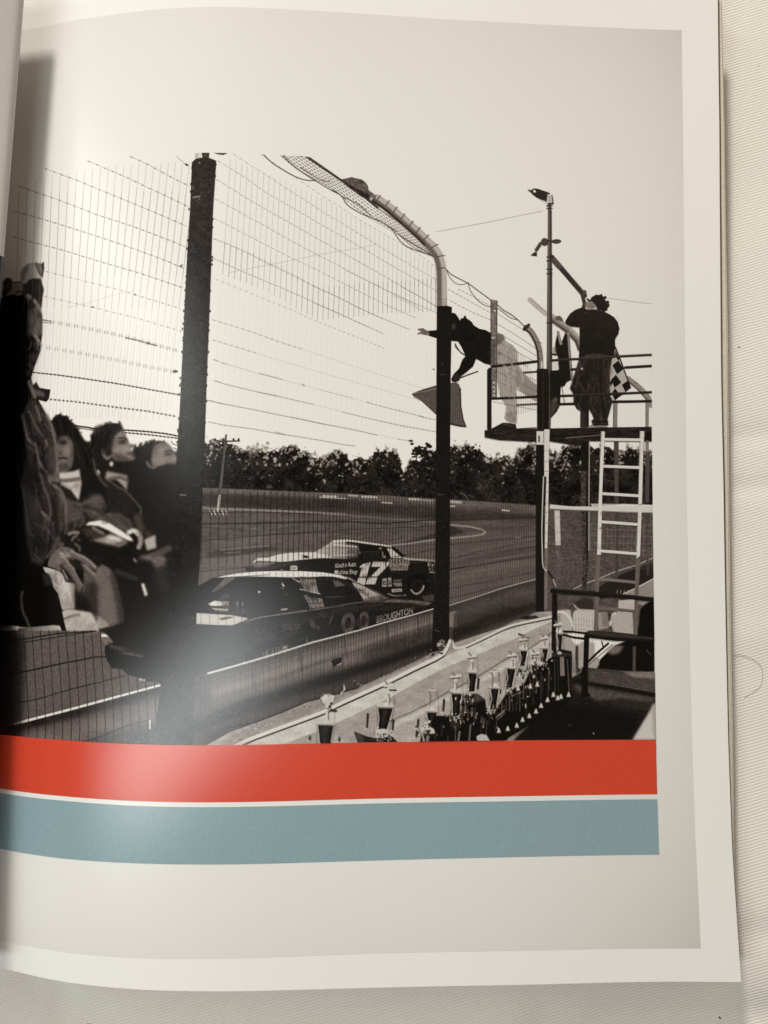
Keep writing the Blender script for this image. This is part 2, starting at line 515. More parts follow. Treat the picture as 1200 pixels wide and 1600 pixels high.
RL = RAIL_L + RAIL_M[1:]
strip(RAIL_L, 0, 14, 44, .9, 2.5)
strip(RAIL_L, 18, 50, 118, .85, 6)
strip(RAIL_M[2:], 2, 12, 78, .8, 3)
strip(RAIL_M[1:8], 14, 46, 138, .9, 8)
strip(RAIL_M[6:], 8, 24, 130, .9, 5)
strip(RAIL_R, 8, 24, 92, .8, 4)
poly([(300, 1128), (360, 1103), (420, 1083), (500, 1058), (560, 1040), (620, 1020), (680, 1000), (680, 1012), (620, 1034), (560, 1054), (500, 1073), (420, 1100), (360, 1122), (300, 1146)], 38, .9, 3)
poly([(360, 1128), (440, 1102), (520, 1076), (600, 1046), (640, 1030), (640, 1036), (560, 1070), (480, 1092), (400, 1124), (360, 1140)], 88, .6, 3)
poly([(703, 1002), (760, 980), (800, 966), (838, 950), (838, 942), (800, 950), (760, 962), (703, 985)], 40, .85, 3)
poly([(180, 1172), (215, 1148), (255, 1136), (300, 1130), (300, 1172)], 34, .9, 5)
line([(470, 1046), (500, 1036), (540, 1022)], 1.0, 90, .5, .5)
texture(WALL, 2.0, 3, 42)
for k, (d_, t_, w_) in enumerate(((5, 60, 2), (11, 84, 2), (17, 104, 3), (24, 128, 4), (31, 120, 3), (38, 96, 2), (9, 92, 1), (28, 138, 1.2), (35, 88, 1.2), (21, 98, 1.2))):
    pts_ = np.array(RAIL_M[1:]); fs = np.interp(pts_[:, 0], [325, 678], [1.15, .62])
    line(np.stack([pts_[:, 0] + .25 * d_ * fs, pts_[:, 1] + d_ * fs], -1), w_, t_, .55, w_ * .4)
for x_ in (392, 468, 538, 604, 652):
    y_ = np.interp(x_, [325, 490, 678], [1052, 1003, 951]); line([(x_, y_ + 3), (x_ + 4, y_ + 40)], 1.2, 58, .6, .4)
texture(WALL, 12, 4, 43, 3)
P = crop(330, 980, 4.8)
poly(P((898, 250), (945, 232), (985, 225), (975, 268), (955, 290), (915, 292)), 32)
line(P((945, 285), (972, 272)), 1.5, 215)
poly(P((905, 262), (930, 300), (905, 305)), 80, .7, .5)
# ground at the foot of the wall and the concrete ledge
GROUND = [(838, 956), (800, 975), (760, 988), (700, 1008), (680, 1021), (620, 1047), (560, 1075), (520, 1086), (480, 1096), (440, 1114), (400, 1130), (360, 1144), (310, 1172),
          (1030, 1172), (1030, 1080), (900, 1010), (865, 955)]
poly(GROUND, 168, 1, .6)
poly([(342, 1160), (420, 1122), (500, 1092), (560, 1075), (640, 1038), (690, 1012), (690, 1020), (640, 1042), (560, 1078), (500, 1106), (420, 1140), (372, 1163)], 148, 1, 1)
line([(345, 1140), (400, 1128), (440, 1113), (480, 1096), (520, 1086), (560, 1074)], 1.6, 40, .8, .4)
poly([(712, 1012), (760, 992), (800, 972), (840, 958), (862, 962), (800, 978), (750, 1000)], 152, 1, 1)
poly([(810, 967), (820, 962), (838, 962), (843, 966), (825, 968)], 40, .9, .8)
poly([(372, 1164), (400, 1154), (500, 1119), (536, 1100), (602, 1070), (646, 1048), (692, 1027), (716, 1016), (750, 1003), (783, 986), (815, 977), (864, 965), (866, 972),
      (830, 985), (808, 997), (735, 1028), (700, 1041), (640, 1073), (608, 1091), (524, 1131), (440, 1164)], 212, 1, .5)
LEDGE = [(440, 1168), (524, 1131), (608, 1091), (640, 1073), (700, 1041), (735, 1027.5), (808, 997), (830, 985), (864, 970), (868, 990), (798, 1026), (763, 1046.5),
         (700, 1081), (640, 1116), (560, 1168)]
poly(LEDGE, 172, 1, .4)
poly([(868, 990), (798, 1026), (763, 1046.5), (700, 1081), (640, 1116), (560, 1168), (600, 1172), (690, 1172), (800, 1080), (870, 1020)], 180, 1, .5)
line([(600, 1130), (640, 1114), (668, 1100), (700, 1081), (735, 1064), (763.5, 1046.5), (798, 1025), (830, 1012), (862, 988)], 1.5, 112, .8, .4)
strip([(610, 1131), (640, 1119), (700, 1087), (763, 1053), (798, 1032), (862, 995)], 0, 7, 208, .9, 1.2)
texture(GROUND, 1.6, 6, 44); texture(GROUND, 7, 6, 45, 2)
for _ in range(70):
    t = random.random(); x = lerp(360, 700, t); y = lerp(1152, 1012, t) + random.gauss(0, 5)
    ell(x, y, random.uniform(.8, 2.6), random.uniform(.5, 1.1), random.choice((60, 90, 215)), .7, .3, -.4)
PIPE = [(366, 1166), (400, 1151), (500, 1114), (536, 1097), (602, 1067), (646, 1045), (680, 1029), (693, 1021), (699, 1011), (703, 1001)]
line([(x + 1, y + 4) for x, y in PIPE[:8]], 2.0, 52, .85, .3)
line(PIPE, 5.2, 228, sm=True)
PIPE2 = [(706.5, 1001), (709, 1010), (714, 1012.5), (729, 1009), (751, 999), (783, 983.5), (800, 977), (814, 973.5), (840, 968), (864, 963)]
line([(x, y + 3) for x, y in PIPE2[3:]], 1.6, 60, .8, .3)
line(PIPE2, 3.6, 222, sm=True)
for _ in range(16):
    ell(random.gauss(689, 4), random.gauss(1012, 5), random.uniform(1, 2.4), random.uniform(1, 2), random.choice((205, 190, 150)), .9, .3)
poly([(702, 1000), (707, 1000), (708, 1014), (697, 1019)], 150, 1, .4)
Q = crop(480, 1010, 5.4545)
line(Q((290, 400), (318, 365), (312, 335)), 2.4, 215); line(Q((275, 405), (300, 345)), 1.6, 60)
# ---- race car with the pale number 17 (behind)
CAR17 = [(383, 888), (391, 881), (402.6, 872), (420, 871), (431, 867), (449, 864), (472, 863), (492, 863), (506, 855), (517, 847.7), (523, 844), (541, 843.5), (567.5, 846.2),
         (594, 850), (612, 852.5), (621, 859), (634, 870), (640, 873), (679, 875.5), (679, 944), (600, 950), (540, 910), (480, 897), (390, 897)]
poly(CAR17, 36, 1, .3)
C17 = crop(370, 830, 7.0588)
poly(C17((90, 405), (150, 360), (230, 295), (350, 290), (430, 262), (560, 240), (720, 232), (860, 232), (960, 175), (1040, 122), (1080, 100), (1200, 98), (1215, 300), (1050, 298),
         (900, 298), (720, 315), (560, 335), (450, 340), (350, 335), (230, 330), (140, 380)), 226, 1, .4)
poly(C17((150, 380), (230, 330), (330, 335), (450, 340), (540, 350), (700, 325), (640, 360), (400, 420), (200, 440), (110, 440)), 66, .9, 1)
poly(C17((160, 372), (230, 335), (330, 340), (440, 345), (330, 385), (210, 400)), 150, .8, 1)
poly(C17((700, 268), (760, 265), (810, 285), (770, 300), (710, 290), (745, 280)), 62, 1, .3)
poly(C17((860, 232), (1040, 125), (1200, 118), (1200, 250), (1040, 262), (900, 245)), 186, 1, .4)
poly([(523, 850), (540, 849), (562, 853), (557, 871), (540, 872), (516, 871), (506, 866)], 172, .8, 2)
poly([(545, 858), (560, 856), (557, 870), (541, 869)], 90, .7, 2)
for i in range(9):
    line([(522 + i * 4.2, 850.5 + i * .42), (525 + i * 4.2, 851.6 + i * .42)], 1.7, 235)
line([(520, 868), (553, 866.5)], 1, 235, .8)
line([(520, 846), (541, 844.6), (567, 847.5), (594, 851.5), (612, 854)], 3.0, 232, sm=True)
line([(612, 853.5), (622, 860), (634, 870.5), (641, 873.5)], 1.6, 28)
C5 = crop(520, 830, 6.3158)
poly(C5((250, 140), (480, 140), (540, 165), (570, 265), (290, 268)), 30)
for i in range(8):
    line(C5((310 + i * 20, 205), (314 + i * 20, 262)), 1.1, 70, .7)
line(C5((300, 205), (460, 200)), .9, 75); ell(562.5, 863.5, 2, 2.2, 120, .8, .6)
poly(C5((485, 195), (495, 200), (500, 240), (522, 240), (522, 268), (488, 262)), 150, .9, .3)
ell(594, 857, 3, 1.4, 150, .7, .4); line(C5((478, 145), (470, 180)), 1.2, 170)
poly(C5((535, 170), (580, 172), (690, 266), (575, 266), (555, 215)), 205, 1, .3)
line(C5((700, 262), (760, 276), (1005, 292)), 2.2, 205, .9, .4)
text("Kinch's Auto", C5((22, 362))[0], C5((225, 345))[0], (0.4, -7.5), 240, 1, .15, .012, .02)
text("Machine Shop", C5((15, 425))[0], C5((240, 420))[0], (0.4, -7.0), 236, 1, .15, .01, .02)
for pl in [((265, 350), (300, 322), (375, 303), (334, 448), (262, 448), (290, 350), (268, 368)), ((255, 458), (332, 458), (320, 520), (300, 540), (240, 500)),
           ((400, 298), (562, 303), (548, 340), (440, 448), (375, 446), (470, 352), (380, 352)), ((348, 458), (440, 456), (418, 525), (325, 524))]:
    poly(C5(*pl), 204, 1, .2)
line(C5((255, 452), (445, 452)), 1.4, 50)
for y0, s, x0, x1 in ((330, 'DRIVERS', 550, 760), (385, 'PHOTOS', 560, 745)):
    poly(C5((x0, y0 - 54), (x1, y0 - 54), (x1 - 5, y0 + 2), (x0 + 8, y0 + 2)), 176, .85, .5)
    text(s, C5((x0 + 12, y0 - 8))[0], C5((x1 - 14, y0 - 8))[0], (0.6, -6.2), 42, .95, .1, .0, .02)
poly(C5((490, 470), (575, 455), (582, 545), (485, 550)), 165, 1, .3); poly(C5((496, 490), (574, 485), (576, 528), (494, 532)), 70, .9, .2)
text('AP', C5((508, 525))[0], C5((566, 522))[0], (0, -5), 190)
poly(C5((600, 480), (680, 475), (680, 492), (600, 497)), 110, 1, .4); poly(C5((590, 508), (680, 505), (682, 545), (640, 545), (610, 540)), 128, 1, .5)
poly(C5((580, 572), (680, 566), (683, 596), (580, 602)), 195, 1, .2); poly(C5((592, 580), (672, 576), (673, 590), (592, 594)), 90, .8, .3)
line(C5((770, 575), (800, 610), (840, 612), (880, 580), (900, 535)), 2.0, 120, .9, .3, True)
poly(C5((810, 612), (850, 615), (890, 575), (898, 535), (872, 550), (850, 590)), 150, .9, .5)
line(C5((545, 618), (600, 635), (660, 636), (720, 632)), 1.4, 150, .8, .3)
text('By', C5((938, 345))[0], C5((1003, 345))[0], (0.3, -6.4), 200)
text('R.L.', C5((950, 388))[0], C5((1000, 388))[0], (0.2, -4.6), 185)
line(C5((955, 405), (1005, 408)), 1.3, 190)
line(C5((920, 490), (950, 490)), 1.0, 90); poly(C5((880, 640), (1005, 620), (1005, 690), (900, 690)), 84, .8, 1)
poly(C17((590, 385), (630, 375), (668, 385), (668, 430), (590, 430)), 215, 1, .2); text('REF', C17((598, 422))[0], C17((660, 422))[0], (0, -4.5), 70)
ell(440.5, 890.5, 1.5, .8, 220)

# ---- nearer race car, dark, with the number 00
CAR00 = [(158, 981), (163, 979.5), (193, 976.5), (240, 972), (290, 952), (305, 925), (310, 915), (330, 904), (345, 900), (370, 896), (395, 893.5), (430, 892), (470, 892.3), (505, 894),
         (530, 897), (547, 902.5), (560, 910.5), (583, 921.5), (609, 934), (647, 937.5), (670, 940.5), (678, 944), (678, 951), (599, 973), (520, 995.5), (451, 1015), (372, 1039), (325, 1052),
         (261, 1067), (230, 1065), (217, 1059), (199, 1053.7), (192, 1046), (175, 1043.6), (168, 1033), (164, 1021), (164, 1010), (176, 1003), (176, 989), (155, 986)]
poly(CAR00, 33, 1, .2)
texture(CAR00, 1.5, 3, 51)
poly([(310, 874), (398, 871), (394, 884), (345, 899.5), (330, 904), (309, 916)], 108, 1, .3)
poly([(336, 903), (350, 899.5), (370, 896), (400, 893), (430, 892), (470, 892.3), (505, 894.3), (530, 898), (545, 903), (540, 905), (520, 901), (505, 900.5), (483, 902), (441, 901.8),
      (400, 900.8), (370, 901), (350, 902)], 236, 1, .2)
poly([(530, 898), (547, 902.5), (560, 910.5), (583, 921.5), (609, 934.5), (600, 934), (567, 917), (550, 907.5), (536, 901)], 150, .9, .3)
poly([(550, 909), (567.5, 916), (590, 928), (609, 934.8), (590, 938), (569, 939.2), (561, 925), (553, 915.5)], 182, 1, .3)
line([(560, 911), (585, 924), (608, 935)], 1.2, 52, .9)
line([(387, 970.5), (395, 967.5), (407, 964.5), (430, 961), (455, 957.5), (487, 953), (520, 948.5), (552, 942.5), (583, 938.7)], 1.6, 132, .85, .3)
poly([(555, 942), (583, 938.5), (612, 936), (647, 937.8), (672, 941), (678, 945), (660, 946), (640, 942), (600, 941)], 128, .85, .8)
texture([(555, 942), (583, 938.5), (612, 936), (647, 937.8), (672, 941), (678, 945), (640, 942)], 1.4, 16, 52)
line([(520, 953), (560, 948), (600, 944)], 1.2, 70, .7, .4)
poly([(306.7, 957.5), (362, 961), (388, 966), (372, 974), (363, 977), (340, 976.8), (306.7, 975)], 206, 1, .4)
poly([(341, 966), (355, 963.5), (366, 963.5), (362, 966), (347, 969)], 70, .8, .5); poly([(375, 964), (389, 966), (380, 972)], 190, .8, .5)
poly([(325, 943.5), (335, 938.5), (358, 939.5), (358, 947), (330, 946.8)], 228, 1, .3)
poly([(329, 949.5), (357, 951), (357, 955), (336, 953.5)], 176, 1, .4)
poly([(330, 925), (352, 902.5), (371, 900.8), (358, 910), (335, 926)], 112, .9, .6); poly([(341, 934), (357, 925), (360, 933), (345, 938)], 92, .8, 1)
ell(405, 925, 1.9, 1.9, 225, 1, .3); poly([(440.5, 908.5), (442, 912), (445, 915), (443, 917), (440, 913)], 225, 1, .2); ell(442, 919, 3.5, 1.6, 110, .7, .6)
ell(448, 928.5, 3, 1.8, 92, .8, .8); line([(440, 952.5), (448, 951.5)], 2, 170, 1, .3); line([(371, 940), (372, 948)], 2, 120, .8, .6); line([(379, 941), (379, 946)], 2, 130, .8, .5)
for x in (371, 379):
    line([(x, 951), (x + 1, 955)], 1.6, 95, .7, .6)
# striped window net and quarter panel
poly(C17((690, 520), (870, 528), (917, 692), (700, 652)), 42); 
for i in range(6):
    line(C17((705 + i * 30, 530), (760 + i * 26, 650 + i * 6)), 2.4, 168, .9, .25)
line(C17((700, 640), (915, 690)), 1.8, 180); line(C17((618, 520), (690, 560)), 1.6, 200, .9, .3)
poly(C17((745, 715), (940, 742), (965, 835), (812, 850)), 134, 1, .3)
for i in range(3):
    line(C17((775 + i * 50, 735), (830 + i * 48, 845)), 1.1, 60)
line(C17((790, 795), (955, 790)), 1.3, 60); line(C17((735, 712), (775, 705)), 1.3, 150)
poly(C17((1060, 545), (1120, 545), (1200, 600), (1085, 612)), 112, .9, .6); line(C17((985, 725), (1190, 722)), 1.4, 82, .7, .4)
poly(C17((1060, 830), (1195, 808), (1195, 830), (1070, 850)), 105, .8, .8)
for pl in [((780, 920), (860, 1000), (930, 1090), (820, 1062)), ((900, 905), (1000, 885), (960, 960)), ((1005, 1060), (1020, 1000), (1060, 885), (1075, 890), (1050, 985))]:
    poly(C17(*pl), 82, .9, .7)
text('WEST SIDE', (394, 994.5), (470, 981.5), (1.2, -10.5), 118, .75, .4)
text('BODY SHOP', (401, 1006.5), (465, 993.5), (1.2, -10), 98, .7, .45)
text('S. STUM', (414, 1024.5), (449, 1014), (0.6, -8), 180, .85, .3, .015)
line([(411, 1017), (412, 1023)], 1.2, 150); line([(381, 1030), (381.5, 1036)], 1.4, 150, .8); line([(480, 996), (480, 1003)], 1.5, 150); line([(488, 996), (488, 1001)], 1.2, 110)
for (x0, x1, y0, y1) in ((533, 555, 957, 989), (559, 577, 955, 985)):
    cx, cy = (x0 + x1) / 2, (y0 + y1) / 2
    ell(cx, cy, (x1 - x0) / 2, (y1 - y0) / 2, 98, .85, .5, .12); ell(cx, cy, (x1 - x0) / 5, (y1 - y0) / 3.6, 34, .9, .4, .12)
text('BROUGHTON', (588, 973.5), (645, 958.5), (0.6, -10.5), 182, .9, .25, .02)
poly([(671, 943), (678, 944), (678.5, 951), (670, 950)], 34); line([(678, 945), (678.5, 951)], 1.2, 180)
masked(CAR00, lambda: [line([(400 + i * 22, 985 - i * 5.6), (416 + i * 22, 981 - i * 5.6)], random.uniform(3, 7), random.choice((26, 48, 52, 40)), .5, 2.5) for i in range(13)])
masked(CAR00, lambda: [ell(random.uniform(330, 540), random.uniform(905, 950), random.uniform(2, 9), random.uniform(1, 4), random.choice((24, 46, 52, 60)), .45, 1.5, random.uniform(-.6, .3)) for _ in range(60)])
line([(487, 953), (495, 985), (497, 1000)], 1.0, 22, .8, .3); line([(560, 944), (563, 983)], 1.0, 22, .8, .3); line([(455, 905), (470, 930), (482, 953)], 2.2, 22, .9, .5); line([(372, 902), (350, 922), (336, 936)], 1.6, 24, .8, .5)
masked(CAR17, lambda: [ell(random.uniform(560, 680), random.uniform(880, 940), random.uniform(2, 8), random.uniform(1, 3), random.choice((26, 44, 50)), .4, 1.2, -.1) for _ in range(30)])
line([(602, 876), (606, 910), (604, 930)], .9, 20, .8, .3); line([(519, 876), (521, 895)], .9, 22, .8, .3)
ell(653, 913, 17, 16, 20, .75, 1.2); ell(653, 914, 10, 10, 44, .8, 1.2); ell(653, 914, 4, 4, 26, .8, 1)
line(C5((775, 580), (805, 612), (842, 614), (880, 582), (898, 540)), 2.2, 165, .9, .3, True)
masked(CAR00, lambda: (line([(396, 985), (480, 967), (560, 952), (660, 947)], 5, 58, .5, 2.5, True), line([(330, 1040), (420, 1012), (500, 990), (600, 962)], 4, 50, .5, 2), line([(470, 903), (530, 905), (575, 930)], 2, 58, .5, 1)))
# nose of the car
N = crop(120, 940, 5.4545)
poly(N((210, 275), (300, 278), (302, 302), (212, 300)), 236); poly(N((205, 302), (305, 304), (310, 345), (245, 370), (225, 340)), 118, 1, .3)
poly(N((250, 370), (300, 358), (420, 375), (600, 405), (700, 430), (560, 470), (400, 455), (270, 395)), 58, .8, 2)
line(N((410, 440), (560, 465)), 2.2, 92, .8, .6); line(N((290, 378), (380, 405)), 2, 88, .7, .6); line(N((640, 480), (770, 505)), 1.6, 82, .6, .6)
ell(220, 1061.5, 3, 2.4, 170, 1, .5); ell(226, 1062.5, 3, 2.2, 170, 1, .5)

# ---- bright rail on top of the wall
line(RAIL_L[1:], 4.0, 232, 1, 0, False, 3.4); line([(0, 1137), (22, 1131)], 2.2, 120, .9, .4)
line(RAIL_M[1:], 3.2, 226, .95, 0, False, 1.7)
line(RAIL_R, 1.6, 190); 
poly([(699, 957), (712, 955), (714, 978), (708, 981), (699, 979)], 150); poly([(708, 981), (714, 978), (713, 957), (709, 958)], 100); line([(703, 980), (703, 1000)], 4, 84)
# ---- spectators on the left
SP_BACK = [(60, 720), (100, 690), (150, 690), (200, 700), (250, 715), (290, 700), (300, 900), (262, 1040), (180, 1005), (160, 985), (90, 985), (30, 980), (30, 800)]
poly(SP_BACK, 38, 1, 1.0)
A6 = crop(0, 390, 6.6667); B6 = crop(0, 600, 6.6667); E6 = crop(0, 800, 6.6667); W5 = crop(60, 630, 5.0); K5 = crop(60, 780, 5.0)
# third woman
WD = W5((700, 420), (750, 345), (800, 335), (860, 312), (900, 298), (940, 293), (985, 300), (1010, 318), (1040, 350), (1060, 390), (1082, 412), (1082, 470), (1120, 490), (1190, 560), (1200, 1200), (960, 1200),
        (840, 1100), (830, 980), (800, 860), (700, 700))
poly(WD, 40, 1, .8)
poly(W5((905, 345), (940, 318), (1000, 312), (1040, 350), (1060, 392), (1085, 415), (1080, 470), (1010, 472), (950, 490), (900, 500), (885, 440)), 128, 1, 1.6, True)
poly(W5((985, 380), (1040, 390), (1035, 412), (990, 412)), 62, .8, 1.2); poly(W5((900, 340), (960, 318), (1010, 330), (930, 370)), 95, .7, 2); poly(W5((900, 440), (1000, 430), (990, 470), (905, 490)), 150, .5, 2)
line(W5((850, 460), (870, 495), (905, 505), (912, 470)), 2.2, 112, .9, .7, True)
for i in range(12):
    x = random.uniform(745, 900); line(W5((x, 345 - (x - 745) * .25), (x + 8, 325 - (x - 745) * .25)), 1.2, 40, .9, .4)
# second woman
WC = W5((410, 255), (440, 215), (470, 188), (520, 165), (580, 155), (640, 160), (662, 205), (680, 250), (700, 290), (712, 325), (748, 356), (735, 395), (757, 432), (725, 448), (700, 455), (705, 560),
        (700, 680), (790, 810), (802, 850), (830, 960), (825, 1060), (790, 1150), (700, 1200), (420, 1200), (330, 900), (340, 740), (500, 600), (450, 480), (415, 370))
poly(WC, 38, 1, .7)
poly(W5((598, 262), (650, 218), (682, 258), (712, 320), (748, 356), (735, 395), (757, 432), (722, 446), (640, 447), (600, 442), (572, 405), (578, 330)), 132, 1, 1.4, True)
poly(W5((575, 380), (640, 390), (720, 440), (640, 450), (590, 440)), 84, .8, 2); poly(W5((620, 290), (690, 285), (680, 320), (625, 325)), 58, .9, 1.4); poly(W5((660, 330), (720, 345), (700, 385), (650, 370)), 150, .6, 1.6)
line(W5((700, 395), (745, 392)), 2, 70, .8, .8); ell(206, 701.5, 1.6, 1.8, 235, 1, .4); ell(206.5, 696, 3, 2, 50, .8, 1)
line(W5((508, 372), (515, 410), (540, 432), (560, 420)), 3, 118, .9, .9, True); ell(174.3, 725, 3, 4, 215, 1, .8); ell(152.8, 739, 3.4, 4.6, 240, 1, .7)
poly(W5((415, 240), (470, 185), (530, 162), (500, 200), (440, 250)), 105, .55, 3); poly(W5((420, 205), (475, 175), (470, 210), (420, 260)), 130, .35, 3)
poly(W5((395, 420), (430, 430), (450, 500), (440, 520), (400, 470)), 105, .8, 1.2)
poly(W5((535, 530), (600, 545), (695, 565), (700, 600), (690, 690), (650, 635), (610, 598), (555, 600), (522, 588)), 158, 1, 1.6); line(W5((560, 590), (640, 580), (690, 600)), 2.4, 84, .8, 1.2)
poly(W5((560, 610), (610, 605), (660, 650), (695, 690), (640, 680)), 36, 1, .8)
poly(W5((520, 600), (560, 630), (650, 680), (790, 815), (745, 880), (560, 850), (545, 720)), 46, 1, 1.0)
line(W5((545, 600), (600, 640), (690, 695), (760, 770), (797, 815), (802, 860)), 1.0, 116, .6, .7, True); poly(W5((330, 790), (440, 705), (530, 700), (545, 760), (552, 850), (480, 880), (400, 900)), 84, .85, 2.5)
poly(W5((740, 880), (800, 850), (830, 970), (822, 1070), (790, 1120), (770, 1000)), 74, .9, 2)
# first woman
WB = B6((530, 400), (570, 340), (630, 308), (645, 340), (700, 325), (722, 370), (780, 420), (830, 500), (890, 600), (940, 720), (980, 860), (1010, 960), (1060, 1050), (1120, 1180), (1150, 1320), (1000, 1430),
        (880, 1480), (860, 1580), (700, 1640), (620, 1500), (600, 1000), (580, 600))
poly(WB, 33, 1, .7)
poly(B6((588, 610), (615, 560), (690, 542), (745, 585), (766, 680), (762, 800), (742, 870), (690, 915), (615, 915), (598, 760)), 112, 1, 1.6, True)
poly(B6((610, 555), (700, 545), (745, 600), (690, 590), (620, 610)), 52, .85, 1.6); ell(98, 692, 6.5, 4.0, 42, .85, 1.5); poly(B6((600, 660), (640, 640), (735, 640), (740, 720), (690, 760), (650, 700)), 138, .55, 2)
poly(B6((600, 700), (640, 712), (625, 740), (602, 735)), 56, .9, 1); poly(B6((612, 770), (700, 760), (690, 785), (615, 800)), 62, .9, 1); line(B6((640, 797), (690, 790)), 2, 140, .8, .8); poly(B6((610, 820), (730, 840), (700, 910), (612, 912)), 66, .8, 2.4)
poly(B6((608, 925), (700, 920), (770, 910), (830, 888), (838, 960), (850, 1030), (838, 1120), (822, 1215), (790, 1180), (740, 1110), (650, 1065), (604, 1045)), 200, 1, 1.2)
line(B6((612, 1010), (720, 1005), (825, 990)), 3, 90, .85, 1.4); line(B6((640, 1045), (740, 1090), (800, 1060)), 2.5, 140, .5, 1.5); poly(B6((780, 1000), (850, 1040), (815, 1130), (790, 1100)), 130, .5, 2)
poly(B6((690, 1180), (740, 1140), (830, 1235), (880, 1360), (895, 1430), (840, 1500), (700, 1560), (685, 1300)), 80, 1, 1.6); poly(B6((600, 1050), (640, 1050), (740, 1110), (820, 1230), (800, 1240), (700, 1190)), 42, 1, 1)
poly(B6((830, 1255), (900, 1200), (1060, 1150), (1120, 1300), (1000, 1380), (960, 1425), (900, 1400)), 86, .95, 2.4)
line(B6((840, 1260), (960, 1300), (1060, 1330)), 3, 58, .8, 2); line(B6((880, 1330), (920, 1400), (900, 1450)), 3, 40, .8, 1.5); poly(B6((930, 1150), (1020, 1140), (1060, 1180), (960, 1230)), 112, .5, 3)
poly(B6((700, 1450), (860, 1400), (850, 1520), (720, 1600)), 40, .8, 2)
line(B6((985, 880), (1060, 1010), (1110, 1060)), 2.2, 80, .8, 1.0)
# legs and dark bag with pale stripes
LEGS = K5((440, 560), (500, 513), (560, 535), (600, 600), (640, 760), (665, 960), (560, 1000), (470, 1000), (400, 850), (290, 700), (300, 560))
poly(LEGS, 44, 1, 1)
poly(K5((300, 560), (440, 560), (440, 660), (360, 800), (290, 740)), 96, .9, 3)
poly(K5((450, 540), (500, 514), (560, 540), (600, 620), (640, 780), (664, 960), (545, 985), (440, 870), (395, 780), (445, 650)), 98, 1, 1.5)
line(K5((560, 600), (610, 750), (640, 900)), 4, 78, .6, 2.5); poly(K5((400, 860), (440, 700), (480, 860), (500, 980), (450, 960)), 76, .6, 4); texture(LEGS, 1.6, 4, 61)
BAG = K5((230, 270), (300, 255), (360, 205), (400, 170), (470, 130), (560, 105), (640, 113), (720, 160), (745, 240), (790, 260), (810, 310), (800, 380), (775, 440), (720, 560), (600, 560), (480, 480), (340, 420), (260, 340))
poly(BAG, 32, 1, 1)
poly(K5((420, 168), (470, 130), (560, 105), (640, 113), (720, 160), (745, 235), (700, 262), (600, 215), (500, 165)), 92, 1, 1.6)
for x0, y0, x1, y1 in ((520, 140, 610, 200), (590, 125, 690, 200), (660, 140, 720, 220)):
    line(K5((x0, y0), (x1, y1)), 3, 62, .6, 2)
poly(K5((368, 205), (395, 178), (440, 172), (492, 165), (560, 190), (640, 240), (720, 292), (746, 330), (700, 322), (620, 282), (540, 240), (470, 210), (410, 205)), 238, 1, .8)
poly(K5((395, 318), (450, 310), (520, 290), (565, 268), (640, 300), (705, 335), (640, 372), (520, 348)), 150, .95, 2); poly(K5((520, 300), (570, 285), (650, 300), (640, 330), (540, 330)), 228, .9, 2)
poly(K5((330, 235), (420, 215), (500, 250), (520, 290), (440, 300), (380, 290)), 70, .8, 2); line(K5((430, 225), (510, 268)), 2.4, 128, .8, 1)
line(K5((705, 262), (745, 245), (785, 275), (800, 330), (785, 375)), 5, 150, .95, 1, True); line(K5((710, 258), (745, 248), (775, 270)), 4, 225, .9, .8, True)
line(K5((240, 272), (275, 260), (312, 262)), 3.4, 132, .9, .8, True); line(K5((265, 320), (275, 300), (300, 285)), 2.6, 105, .9, .8); ell(60 + 318 / 5, 780 + 318 / 5, 3, 1.6, 110, .8, .8); line(K5((290, 350), (320, 370), (325, 400)), 2.6, 92, .9, .8)
poly(W5((828, 1070), (860, 1045), (915, 1030), (922, 1130), (850, 1150)), 178, 1, 1.2); poly(W5((840, 985), (880, 1000), (885, 1040), (840, 1060)), 70, .8, 1.5)
poly(K5((775, 462), (820, 440), (880, 430), (960, 436), (1002, 462), (985, 520), (920, 540), (880, 480)), 118, 1, 2.4); line(K5((900, 440), (1020, 385)), 5, 92, .8, 2); poly(K5((900, 470), (990, 490), (1010, 700), (960, 740), (910, 600)), 76, .6, 6)
poly(K5((738, 465), (755, 462), (772, 490), (758, 494)), 165, 1, .8); poly(K5((803, 660), (826, 656), (856, 750), (832, 757)), 232, 1, .8); line(K5((610, 560), (660, 580), (760, 620)), 3, 66, .7, 2)
# pale trousers of the seated man
THIGH = E6((440, 575), (500, 575), (580, 585), (640, 640), (710, 648), (755, 690), (776, 760), (780, 880), (778, 1000), (650, 1022), (600, 850), (560, 780), (535, 690), (510, 645), (455, 625))
poly(THIGH, 190, 1, 1.0)
masked(THIGH, lambda: (line(E6((770, 700), (782, 860), (780, 1010)), 7, 128, .8, 2.5), line(E6((540, 650), (590, 740), (620, 860)), 3, 150, .7, 1.6), line(E6((590, 600), (570, 700), (590, 800)), 2.2, 140, .7, 1.2), line(E6((640, 660), (690, 760), (690, 900)), 5, 206, .5, 2.5), poly(E6((640, 940), (780, 940), (780, 1020), (640, 1020)), 150, .6, 4)))
poly(E6((560, 640), (620, 720), (600, 800), (560, 760)), 130, .5, 2.5); poly(E6((620, 860), (770, 880), (770, 1000), (650, 1010)), 160, .5, 4)
KNEE = E6((640, 1040), (690, 1018), (760, 1015), (860, 1030), (950, 1048), (1030, 1082), (1100, 1130), (1142, 1190), (1030, 1215), (1030, 1240), (690, 1236))
poly(KNEE, 186, 1, .7); poly(E6((700, 1150), (900, 1120), (1100, 1180), (1000, 1240), (700, 1236)), 160, .6, 4); line(E6((680, 1112), (740, 1085), (830, 1068)), 2, 110, .8, .8, True)
texture(KNEE, 1.6, 5, 62)
